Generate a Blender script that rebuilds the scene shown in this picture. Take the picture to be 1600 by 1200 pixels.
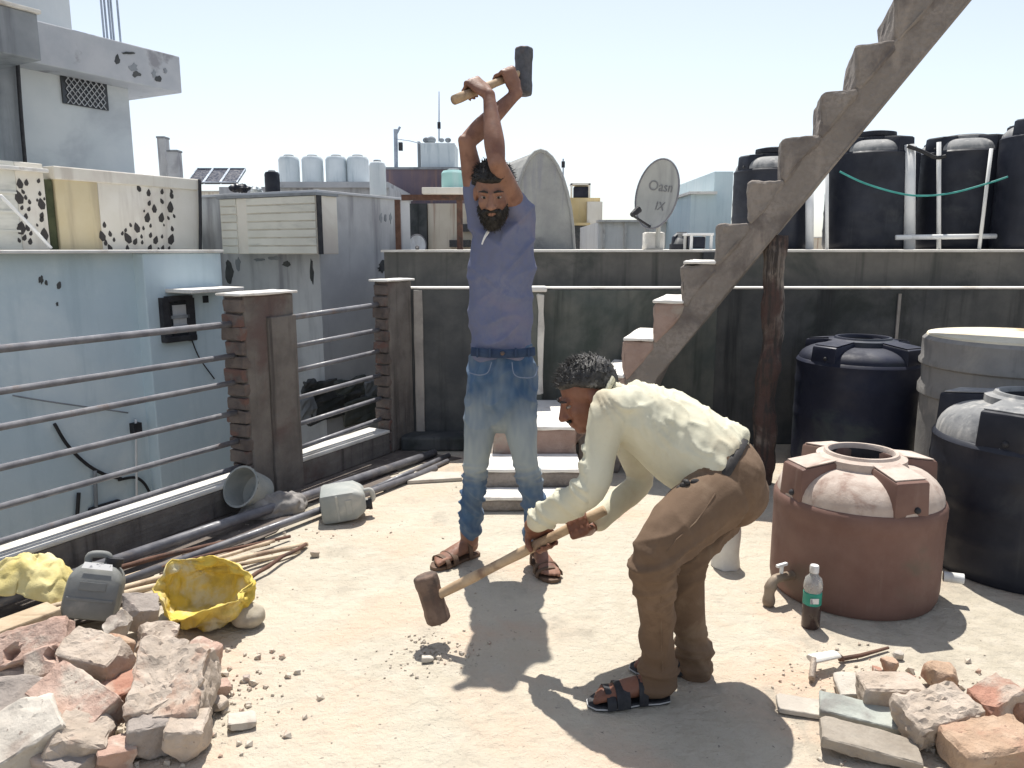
import bpy, bmesh, math, random
import numpy as np
from mathutils import Vector, Matrix, noise as mnoise

for _o in list(bpy.data.objects):
    bpy.data.objects.remove(_o, do_unlink=True)
scene = bpy.context.scene
C = scene.collection
rnd = random.Random(7)

# ------------------------------------------------------------------ camera, sky, sun, exposure
EYE = 1.35
PITCH = math.radians(10.0)
FPX = 1200.0                      # focal length in pixels of the 1600 px wide photograph
cam_d = bpy.data.cameras.new('camera')
cam_d.sensor_width = 36.0
cam_d.lens = 36.0 * FPX / 1600.0
cam_d.clip_start = 0.05
cam_d.clip_end = 3000.0
cam = bpy.data.objects.new('camera', cam_d)
C.objects.link(cam)
cam.location = (0, 0, EYE)
cam.rotation_euler = (math.radians(90) - PITCH, 0, 0)
scene.camera = cam

SUN_EL, SUN_AZ = 66.5, -3.0        # the sun stands high and almost straight ahead of the camera
world = bpy.data.worlds.new('World')
scene.world = world
world.use_nodes = True
wn = world.node_tree
wbg = wn.nodes['Background']
sky = wn.nodes.new('ShaderNodeTexSky')
sky.sky_type = 'NISHITA'
sky.sun_disc = False
sky.sun_elevation = math.radians(SUN_EL)
sky.sun_rotation = math.radians(SUN_AZ)
sky.altitude = 200
sky.air_density = 1.0
sky.dust_density = 1.0
sky.ozone_density = 2.0
hsv = wn.nodes.new('ShaderNodeHueSaturation')         # hazy air: the blue is washed out evenly
hsv.inputs['Saturation'].default_value = 0.52
hsv.inputs['Value'].default_value = 1.16
wn.links.new(sky.outputs[0], hsv.inputs['Color'])
wn.links.new(hsv.outputs[0], wbg.inputs[0])
wbg.inputs[1].default_value = 0.115

sun_d = bpy.data.lights.new('sun', 'SUN')
sun_d.energy = 5.0
sun_d.angle = math.radians(0.55)
sun_d.color = (1.0, 0.955, 0.88)
sun = bpy.data.objects.new('sun', sun_d)
C.objects.link(sun)
sun.rotation_euler = (-math.radians(90 - SUN_EL), 0, -math.radians(SUN_AZ))

scene.view_settings.view_transform = 'Standard'
scene.view_settings.look = 'None'
scene.view_settings.gamma = 1.0
scene.view_settings.use_curve_mapping = False
scene.view_settings.exposure = 0.40
scene.render.engine = 'CYCLES'
scene.cycles.use_denoising = True
scene.cycles.max_bounces = 6

# ------------------------------------------------------------------ surveying helpers
def ray(px, py):
    cx = (px - 800) / FPX; cy = (600 - py) / FPX
    return (cx, math.cos(PITCH) + cy * math.sin(PITCH), -math.sin(PITCH) + cy * math.cos(PITCH))
def G(px, py, z=0.0):
    d = ray(px, py); t = (z - EYE) / d[2]
    return Vector((d[0] * t, d[1] * t, z))
def P(px, py, Y):
    d = ray(px, py); t = Y / d[1]
    return Vector((d[0] * t, Y, EYE + d[2] * t))
# the railing, the alley house and the street share one direction
RA = math.radians(28.5)
RD = Vector((math.sin(RA), math.cos(RA), 0))          # along the railing, away from the camera
RN = Vector((-math.cos(RA), math.sin(RA), 0))         # outwards, across the alley
R0 = Vector((-1.203, 4.245, 0))
def R(u, v, z):
    return R0 + RD * u + RN * v + Vector((0, 0, z))
def Vplane(px, py, B, d):
    r = ray(px, py)
    det = -r[0] * d[1] + d[0] * r[1]
    t = (-B[0] * d[1] + d[0] * B[1]) / det
    return Vector((r[0] * t, r[1] * t, EYE + r[2] * t))
def UZ(px, py, v):                                     # point on the vertical plane v = const
    B = R0 + RN * v
    w = Vplane(px, py, B, RD)
    return (w - B).dot(RD), w.z
def VZ(px, py, u):
    B = R0 + RD * u
    w = Vplane(px, py, B, RN)
    return (w - B).dot(RN), w.z

# ------------------------------------------------------------------ materials
def lin(h):
    h = h.lstrip('#')
    o = []
    for i in (0, 2, 4):
        v = int(h[i:i + 2], 16) / 255.0
        o.append(v / 12.92 if v <= 0.04045 else ((v + 0.055) / 1.055) ** 2.4)
    return (o[0], o[1], o[2], 1.0)
def col(c):
    return lin(c) if isinstance(c, str) else (c[0], c[1], c[2], 1.0)
M = {}
def pm(name, c1, c2, scale=6.0, c3=None, s3=1.5, t3=(0.52, 0.68), streak=None, sts=(9, 9, 0.7), stt=(0.5, 0.72),
       speck=None, sps=60.0, spt=(0.68, 0.74), rough=0.85, bump=0.25, bscale=40.0, bdist=0.01, metal=0.0, spec=0.4,
       fine=None, rand=True, trans=0.0, sub=0.0):
    m = bpy.data.materials.new(name)
    m.use_nodes = True
    nt = m.node_tree; N = nt.nodes; L = nt.links
    b = N['Principled BSDF']
    tc = N.new('ShaderNodeTexCoord')
    src = tc.outputs['Object']
    if rand:
        oi = N.new('ShaderNodeObjectInfo')
        mul = N.new('ShaderNodeMath'); mul.operation = 'MULTIPLY'; mul.inputs[1].default_value = 37.0
        L.new(oi.outputs['Random'], mul.inputs[0])
        ad = N.new('ShaderNodeVectorMath'); ad.operation = 'ADD'
        L.new(src, ad.inputs[0]); L.new(mul.outputs[0], ad.inputs[1])
        src = ad.outputs[0]
    def noise_fac(s, detail, lo, hi, vec=None, rgh=0.6, dist=0.0):
        n = N.new('ShaderNodeTexNoise')
        n.inputs['Scale'].default_value = s
        n.inputs['Detail'].default_value = detail
        n.inputs['Roughness'].default_value = rgh
        n.inputs['Distortion'].default_value = dist
        L.new(vec or src, n.inputs['Vector'])
        mr = N.new('ShaderNodeMapRange')
        mr.interpolation_type = 'SMOOTHSTEP'
        mr.inputs['From Min'].default_value = lo
        mr.inputs['From Max'].default_value = hi
        L.new(n.outputs['Fac'], mr.inputs['Value'])
        return mr.outputs[0], n
    def mix(f, a, c):
        x = N.new('ShaderNodeMix'); x.data_type = 'RGBA'
        L.new(f, x.inputs[0])
        if isinstance(a, tuple): x.inputs[6].default_value = a
        else: L.new(a, x.inputs[6])
        x.inputs[7].default_value = c
        return x.outputs[2]
    f, _ = noise_fac(scale, 6, 0.32, 0.68)
    c = mix(f, col(c1), col(c2))
    if fine is not None:
        f, _ = noise_fac(scale * 9, 4, 0.4, 0.65)
        c = mix(f, c, col(fine))
    if c3 is not None:
        f, _ = noise_fac(s3, 7, t3[0], t3[1], dist=0.4)
        c = mix(f, c, col(c3))
    if streak is not None:
        mp = N.new('ShaderNodeMapping'); mp.inputs['Scale'].default_value = sts
        L.new(src, mp.inputs['Vector'])
        f, _ = noise_fac(1.0, 5, stt[0], stt[1], vec=mp.outputs[0])
        c = mix(f, c, col(streak))
    if speck is not None:
        f, _ = noise_fac(sps, 2, spt[0], spt[1])
        c = mix(f, c, col(speck))
    L.new(c, b.inputs['Base Color'])
    b.inputs['Roughness'].default_value = rough
    b.inputs['Metallic'].default_value = metal
    b.inputs['Specular IOR Level'].default_value = spec
    if rough < 0.7:
        f, _ = noise_fac(scale * 2.3, 5, 0.3, 0.75)
        mr = N.new('ShaderNodeMapRange')
        mr.inputs['To Min'].default_value = max(0.05, rough - 0.1); mr.inputs['To Max'].default_value = min(1, rough + 0.3)
        L.new(f, mr.inputs['Value']); L.new(mr.outputs[0], b.inputs['Roughness'])
    if bump > 0:
        n1 = N.new('ShaderNodeTexNoise'); n1.inputs['Scale'].default_value = bscale
        n1.inputs['Detail'].default_value = 8; n1.inputs['Roughness'].default_value = 0.65
        L.new(src, n1.inputs['Vector'])
        bp = N.new('ShaderNodeBump'); bp.inputs['Strength'].default_value = bump; bp.inputs['Distance'].default_value = bdist
        L.new(n1.outputs['Fac'], bp.inputs['Height']); L.new(bp.outputs[0], b.inputs['Normal'])
    if trans > 0:
        b.inputs['Transmission Weight'].default_value = trans
    if sub > 0:
        b.inputs['Subsurface Weight'].default_value = sub
        b.inputs['Subsurface Radius'].default_value = (0.012, 0.005, 0.003)
    M[name] = m
    return m

pm('dust_floor', (0.46, 0.415, 0.335), (0.58, 0.525, 0.425), 1.4, c3=(0.57, 0.44, 0.335), s3=1.5, t3=(0.46, 0.68), fine=(0.53, 0.48, 0.395),
   streak=(0.40, 0.36, 0.295), sts=(4, 2.2, 1), stt=(0.54, 0.72), speck=(0.24, 0.21, 0.18), sps=48, spt=(0.67, 0.75), rough=0.95, bump=1.0, bscale=16, bdist=0.03, spec=0.2, rand=False)
pm('concrete', (0.25, 0.235, 0.22), (0.38, 0.35, 0.32), 5, c3=(0.17, 0.16, 0.15), s3=2.2, streak=(0.13, 0.12, 0.11), rough=0.92, bump=0.4, bscale=30)
pm('concrete_pale', (0.55, 0.53, 0.49), (0.68, 0.66, 0.61), 7, c3=(0.42, 0.39, 0.35), s3=3, rough=0.92, bump=0.35, bscale=35)
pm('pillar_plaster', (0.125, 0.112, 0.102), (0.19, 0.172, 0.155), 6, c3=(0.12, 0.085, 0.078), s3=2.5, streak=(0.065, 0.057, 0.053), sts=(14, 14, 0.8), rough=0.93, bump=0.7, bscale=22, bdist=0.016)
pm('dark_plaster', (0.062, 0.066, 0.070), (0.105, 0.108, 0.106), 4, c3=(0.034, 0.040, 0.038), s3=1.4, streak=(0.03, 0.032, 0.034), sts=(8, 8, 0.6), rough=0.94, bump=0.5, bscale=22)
pm('mossy_plaster', (0.085, 0.10, 0.095), (0.15, 0.155, 0.14), 4, c3=(0.055, 0.07, 0.062), s3=1.3, streak=(0.05, 0.06, 0.054), sts=(7, 7, 0.7), rough=0.94, bump=0.5, bscale=20)
pm('neighbour_wall', (0.12, 0.117, 0.108), (0.185, 0.175, 0.158), 3, c3=(0.08, 0.085, 0.078), s3=1.6, streak=(0.065, 0.07, 0.062), sts=(9, 9, 0.5), rough=0.94, bump=0.4, bscale=22)
pm('pale_blue_wall', (0.54, 0.66, 0.72), (0.61, 0.72, 0.775), 1.2, c3=(0.70, 0.79, 0.82), s3=0.7, streak=(0.47, 0.585, 0.64), sts=(3, 3, 0.4), rough=0.9, bump=0.3, bscale=8, bdist=0.02)
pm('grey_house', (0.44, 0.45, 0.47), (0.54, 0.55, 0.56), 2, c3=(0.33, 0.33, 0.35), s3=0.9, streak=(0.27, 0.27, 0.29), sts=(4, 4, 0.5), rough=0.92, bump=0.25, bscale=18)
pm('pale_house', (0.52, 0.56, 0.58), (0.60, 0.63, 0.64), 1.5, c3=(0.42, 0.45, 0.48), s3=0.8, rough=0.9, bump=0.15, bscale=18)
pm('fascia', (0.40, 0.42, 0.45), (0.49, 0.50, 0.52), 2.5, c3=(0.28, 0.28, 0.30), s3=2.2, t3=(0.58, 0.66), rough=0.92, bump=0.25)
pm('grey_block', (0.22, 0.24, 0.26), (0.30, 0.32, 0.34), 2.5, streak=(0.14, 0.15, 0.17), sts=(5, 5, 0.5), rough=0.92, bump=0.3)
pm('cream_panel', (0.72, 0.68, 0.59), (0.80, 0.765, 0.69), 2.0, c3=(0.66, 0.60, 0.53), s3=1.8, streak=(0.58, 0.53, 0.46), sts=(6, 6, 0.6), rough=0.85, bump=0.15)
pm('ochre_panel', (0.60, 0.50, 0.30), (0.66, 0.57, 0.38), 2.0, streak=(0.50, 0.42, 0.28), rough=0.85, bump=0.1)
pm('louver', (0.66, 0.65, 0.58), (0.74, 0.73, 0.66), 3.0, streak=(0.52, 0.52, 0.47), sts=(2, 2, 9), rough=0.8, bump=0.08)
pm('maroon', (0.12, 0.10, 0.13), (0.17, 0.13, 0.15), 1.5, streak=(0.22, 0.15, 0.14), rough=0.9, bump=0.2)
pm('yellow_house', (0.62, 0.48, 0.24), (0.70, 0.56, 0.32), 1.5, streak=(0.5, 0.42, 0.26), rough=0.9, bump=0.1)
pm('beige_house', (0.60, 0.53, 0.42), (0.70, 0.63, 0.52), 2, streak=(0.40, 0.27, 0.20), sts=(7, 7, 0.4), stt=(0.55, 0.7), rough=0.9, bump=0.15)
pm('white_wall', (0.72, 0.71, 0.67), (0.80, 0.79, 0.75), 2, streak=(0.58, 0.55, 0.50), rough=0.9, bump=0.1)
pm('vault', (0.28, 0.28, 0.27), (0.36, 0.36, 0.335), 3, c3=(0.19, 0.19, 0.19), s3=1.6, streak=(0.25, 0.25, 0.27), rough=0.93, bump=0.4, bdist=0.02)
pm('ground_far', (0.28, 0.25, 0.21), (0.36, 0.33, 0.28), 0.2, rough=0.95, bump=0)
pm('black_plastic', (0.012, 0.014, 0.022), (0.021, 0.024, 0.036), 3, c3=(0.035, 0.038, 0.045), s3=4, t3=(0.58, 0.75), streak=(0.030, 0.033, 0.042), sts=(16, 16, 0.8), stt=(0.58, 0.75), rough=0.45, bump=0.06, bscale=18, spec=0.35)
pm('blue_black_plastic', (0.011, 0.014, 0.030), (0.018, 0.022, 0.045), 3, c3=(0.045, 0.06, 0.065), s3=3, t3=(0.55, 0.75), rough=0.5, bump=0.06, spec=0.4)
pm('brown_plastic', (0.145, 0.083, 0.067), (0.19, 0.112, 0.09), 4, c3=(0.135, 0.108, 0.083), s3=2.6, t3=(0.52, 0.70), streak=(0.24, 0.165, 0.135), sts=(12, 12, 0.8), stt=(0.56, 0.75), rough=0.65, bump=0.15, bscale=22, spec=0.3)
pm('brown_dusty', (0.42, 0.34, 0.29), (0.55, 0.47, 0.41), 9, c3=(0.28, 0.19, 0.155), s3=6, rough=0.88, bump=0.3, bscale=40)
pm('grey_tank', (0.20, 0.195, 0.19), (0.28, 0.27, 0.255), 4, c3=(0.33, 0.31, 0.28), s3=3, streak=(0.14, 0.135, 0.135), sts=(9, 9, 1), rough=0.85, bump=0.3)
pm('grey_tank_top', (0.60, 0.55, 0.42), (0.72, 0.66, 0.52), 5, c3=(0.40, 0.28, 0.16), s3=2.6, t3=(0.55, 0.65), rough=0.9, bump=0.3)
pm('white_tank', (0.60, 0.66, 0.68), (0.68, 0.73, 0.75), 2, streak=(0.48, 0.55, 0.58), sts=(8, 8, 1), rough=0.6, bump=0.04)
pm('turquoise_tank', (0.28, 0.52, 0.52), (0.36, 0.60, 0.58), 2, streak=(0.42, 0.60, 0.60), rough=0.6, bump=0.04)
pm('rail_steel', (0.13, 0.13, 0.145), (0.21, 0.21, 0.225), 12, c3=(0.17, 0.13, 0.115), s3=8, t3=(0.58, 0.75), rough=0.42, bump=0.1, bscale=60, spec=0.6)
pm('pipe_steel', (0.10, 0.10, 0.115), (0.17, 0.17, 0.185), 10, c3=(0.24, 0.21, 0.19), s3=6, t3=(0.56, 0.72), rough=0.38, bump=0.08, spec=0.6)
pm('rust', (0.105, 0.055, 0.040), (0.16, 0.088, 0.062), 14, c3=(0.07, 0.05, 0.042), s3=8, rough=0.9, bump=0.4, bscale=70)
pm('bamboo', (0.46, 0.36, 0.25), (0.60, 0.49, 0.36), 14, c3=(0.30, 0.21, 0.15), s3=9, rough=0.8, bump=0.3, bscale=60)
pm('wood_post', (0.17, 0.14, 0.118), (0.34, 0.295, 0.255), 7, c3=(0.085, 0.052, 0.045), s3=2.2, t3=(0.46, 0.60), streak=(0.05, 0.042, 0.038), sts=(40, 40, 2.2), stt=(0.45, 0.6), rough=0.95, bump=0.9, bscale=26, bdist=0.02)
pm('wood_handle', (0.38, 0.27, 0.17), (0.50, 0.37, 0.24), 10, c3=(0.22, 0.14, 0.09), s3=9, rough=0.65, bump=0.2, bscale=50)
pm('plank', (0.40, 0.31, 0.21), (0.52, 0.42, 0.30), 9, streak=(0.26, 0.18, 0.12), sts=(3, 30, 30), rough=0.9, bump=0.4)
pm('hammer_steel', (0.07, 0.075, 0.085), (0.13, 0.13, 0.14), 18, c3=(0.16, 0.10, 0.075), s3=10, t3=(0.5, 0.7), rough=0.55, metal=0.45, bump=0.3, bscale=60)
pm('hammer_rust', (0.13, 0.085, 0.065), (0.21, 0.145, 0.11), 18, c3=(0.09, 0.07, 0.06), s3=10, rough=0.8, metal=0.15, bump=0.4, bscale=60)
pm('brick_pink', (0.40, 0.265, 0.21), (0.50, 0.365, 0.30), 10, c3=(0.53, 0.455, 0.38), s3=8, t3=(0.51, 0.64), speck=(0.24, 0.15, 0.12), sps=55, rough=0.97, bump=1.0, bscale=38, bdist=0.010)
pm('brick_red', (0.32, 0.155, 0.11), (0.41, 0.225, 0.165), 10, c3=(0.47, 0.38, 0.31), s3=7, t3=(0.47, 0.60), speck=(0.2, 0.10, 0.08), sps=50, rough=0.97, bump=1.0, bscale=38, bdist=0.012)
pm('brick_mortar', (0.38, 0.315, 0.255), (0.50, 0.425, 0.355), 9, c3=(0.41, 0.285, 0.22), s3=5, t3=(0.56, 0.68), speck=(0.22, 0.175, 0.145), sps=45, rough=0.97, bump=1.0, bscale=34, bdist=0.010)
pm('brick_grey', (0.27, 0.235, 0.21), (0.37, 0.325, 0.29), 9, c3=(0.46, 0.38, 0.33), s3=6, t3=(0.5, 0.65), rough=0.97, bump=0.9, bscale=38)
pm('brick_tan', (0.40, 0.275, 0.19), (0.50, 0.37, 0.27), 9, c3=(0.42, 0.25, 0.175), s3=6, t3=(0.5, 0.65), speck=(0.26, 0.165, 0.12), sps=45, rough=0.97, bump=1.0, bscale=36, bdist=0.012)
pm('pillar_brick', (0.10, 0.082, 0.075), (0.16, 0.132, 0.118), 10, c3=(0.145, 0.085, 0.072), s3=7, t3=(0.52, 0.62), rough=0.96, bump=0.8, bscale=40)
pm('stone_white', (0.42, 0.38, 0.33), (0.53, 0.49, 0.43), 8, c3=(0.33, 0.28, 0.24), s3=6, speck=(0.26, 0.22, 0.19), sps=40, rough=0.94, bump=0.6)
pm('slate', (0.30, 0.325, 0.295), (0.40, 0.42, 0.385), 8, c3=(0.22, 0.21, 0.195), s3=5, rough=0.9, bump=0.5)
pm('slab_tan', (0.25, 0.215, 0.175), (0.35, 0.31, 0.26), 8, c3=(0.19, 0.155, 0.12), s3=5, rough=0.94, bump=0.6)
pm('river_stone', (0.33, 0.29, 0.22), (0.45, 0.40, 0.32), 14, c3=(0.25, 0.22, 0.18), s3=8, rough=0.85, bump=0.3)
pm('sack_yellow', (0.58, 0.42, 0.055), (0.66, 0.51, 0.13), 7, c3=(0.60, 0.54, 0.36), s3=5, t3=(0.48, 0.62), streak=(0.45, 0.33, 0.08), sts=(14, 14, 5), rough=0.7, bump=0.5, bscale=70, bdist=0.006)
pm('sack_pale', (0.55, 0.45, 0.16), (0.64, 0.56, 0.28), 7, c3=(0.62, 0.56, 0.42), s3=5, rough=0.75, bump=0.5, bscale=70, bdist=0.006)
pm('can_grey', (0.16, 0.165, 0.16), (0.22, 0.225, 0.215), 6, c3=(0.32, 0.31, 0.28), s3=4, t3=(0.55, 0.7), rough=0.6, bump=0.12)
pm('can_pale', (0.26, 0.28, 0.27), (0.36, 0.37, 0.35), 6, c3=(0.45, 0.44, 0.40), s3=4, t3=(0.5, 0.7), rough=0.6, bump=0.12)
pm('label_white', (0.68, 0.68, 0.66), (0.76, 0.75, 0.73), 9, c3=(0.25, 0.25, 0.27), s3=22, t3=(0.55, 0.62), rough=0.7, bump=0)
pm('white_pvc', (0.68, 0.69, 0.69), (0.77, 0.77, 0.76), 6, streak=(0.55, 0.54, 0.52), rough=0.5, bump=0.03)
pm('white_plaster', (0.68, 0.66, 0.62), (0.78, 0.76, 0.72), 6, c3=(0.55, 0.51, 0.46), s3=5, rough=0.92, bump=0.3)
pm('green_hose', (0.03, 0.22, 0.20), (0.05, 0.30, 0.27), 8, rough=0.5, bump=0)
pm('black_cable', (0.018, 0.018, 0.02), (0.03, 0.03, 0.034), 8, rough=0.6, bump=0)
pm('black_metal', (0.022, 0.022, 0.026), (0.04, 0.04, 0.045), 8, rough=0.6, bump=0.1)
pm('window_dark', (0.012, 0.014, 0.018), (0.025, 0.028, 0.034), 3, rough=0.25, bump=0, spec=0.6)
pm('dish_grey', (0.36, 0.365, 0.345), (0.43, 0.43, 0.405), 4, streak=(0.30, 0.30, 0.29), rough=0.6, bump=0.05)
pm('print_grey', (0.15, 0.15, 0.17), (0.2, 0.2, 0.22), 6, rough=0.7, bump=0)
pm('leaf_print', (0.045, 0.04, 0.04), (0.075, 0.07, 0.065), 8, rough=0.9, bump=0)
pm('solar', (0.012, 0.014, 0.03), (0.02, 0.024, 0.045), 5, rough=0.25, bump=0, spec=0.6)
pm('moss', (0.045, 0.055, 0.028), (0.08, 0.09, 0.045), 9, c3=(0.03, 0.03, 0.026), s3=5, rough=0.95, bump=0.5)
pm('cement_cloth', (0.22, 0.21, 0.20), (0.34, 0.32, 0.30), 7, c3=(0.15, 0.14, 0.14), s3=4, rough=0.95, bump=0.4)
pm('water_bottle', (0.62, 0.60, 0.58), (0.70, 0.68, 0.66), 8, rough=0.2, bump=0, spec=0.5, trans=0.55)
pm('bottle_green', (0.02, 0.22, 0.16), (0.03, 0.30, 0.22), 20, rough=0.45, bump=0)
pm('bottle_dark', (0.055, 0.035, 0.03), (0.09, 0.055, 0.045), 8, rough=0.2, bump=0, spec=0.5, trans=0.2)
pm('brass', (0.20, 0.15, 0.11), (0.32, 0.26, 0.20), 14, rough=0.6, metal=0.3, bump=0.2)
pm('wire_steel', (0.30, 0.35, 0.42), (0.40, 0.45, 0.52), 5, rough=0.6, metal=0.2, bump=0)
# people
pm('skin_tan', (0.215, 0.108, 0.072), (0.275, 0.145, 0.098), 14, c3=(0.165, 0.078, 0.054), s3=9, t3=(0.5, 0.68), rough=0.55, bump=0.25, bscale=70, bdist=0.003, sub=0.05)
pm('skin_dark', (0.165, 0.068, 0.042), (0.215, 0.095, 0.06), 14, c3=(0.13, 0.052, 0.035), s3=6, rough=0.5, bump=0.1, bscale=120, bdist=0.003, sub=0.05)
pm('hair_black', (0.010, 0.009, 0.008), (0.022, 0.019, 0.017), 40, rough=0.5, bump=0.5, bscale=90)
pm('hair_grey', (0.02, 0.019, 0.018), (0.055, 0.052, 0.05), 30, c3=(0.16, 0.155, 0.15), s3=24, t3=(0.55, 0.66), rough=0.5, bump=0.5, bscale=90)
pm('tshirt', (0.130, 0.144, 0.222), (0.165, 0.180, 0.262), 4, c3=(0.175, 0.17, 0.245), s3=4, t3=(0.5, 0.7), fine=(0.13, 0.148, 0.245), rough=0.95, bump=0.3, bscale=140, bdist=0.003)
pm('cream_shirt', (0.54, 0.52, 0.40), (0.63, 0.61, 0.48), 4, c3=(0.50, 0.44, 0.32), s3=2.6, t3=(0.48, 0.68), rough=0.9, bump=0.3, bscale=120, bdist=0.003)
pm('brown_trousers', (0.130, 0.083, 0.052), (0.175, 0.116, 0.076), 4, c3=(0.21, 0.15, 0.10), s3=5, t3=(0.52, 0.72), fine=(0.13, 0.083, 0.052), rough=0.93, bump=0.3, bscale=140, bdist=0.003)
pm('belt_black', (0.02, 0.018, 0.018), (0.04, 0.036, 0.035), 20, rough=0.6, bump=0.2)
pm('sandal_brown', (0.09, 0.055, 0.035), (0.14, 0.085, 0.055), 20, rough=0.7, bump=0.2)
pm('sandal_black', (0.015, 0.016, 0.02), (0.03, 0.031, 0.036), 20, rough=0.6, bump=0.2)
pm('sandal_edge', (0.42, 0.42, 0.42), (0.5, 0.5, 0.5), 20, rough=0.7, bump=0.1)
pm('eye_white', (0.26, 0.22, 0.19), (0.32, 0.27, 0.24), 8, rough=0.3, bump=0)
pm('tattoo', (0.04, 0.035, 0.035), (0.06, 0.05, 0.05), 8, rough=0.7, bump=0)

# faded denim: the wash is lightest on the thighs, darkest at the waist and below the knee
def denim():
    m = pm('denim', (0.036, 0.080, 0.158), (0.064, 0.124, 0.222), 9, rough=0.92, bump=0.3, bscale=160, bdist=0.003, rand=False)
    nt = m.node_tree; N = nt.nodes; L = nt.links
    b = N['Principled BSDF']
    prev = b.inputs['Base Color'].links[0].from_socket
    at = N.new('ShaderNodeAttribute'); at.attribute_name = 'fade'
    x = N.new('ShaderNodeMix'); x.data_type = 'RGBA'
    L.new(at.outputs['Fac'], x.inputs[0]); L.new(prev, x.inputs[6])
    x.inputs[7].default_value = (0.33, 0.37, 0.37, 1)
    L.new(x.outputs[2], b.inputs['Base Color'])
denim()

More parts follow.
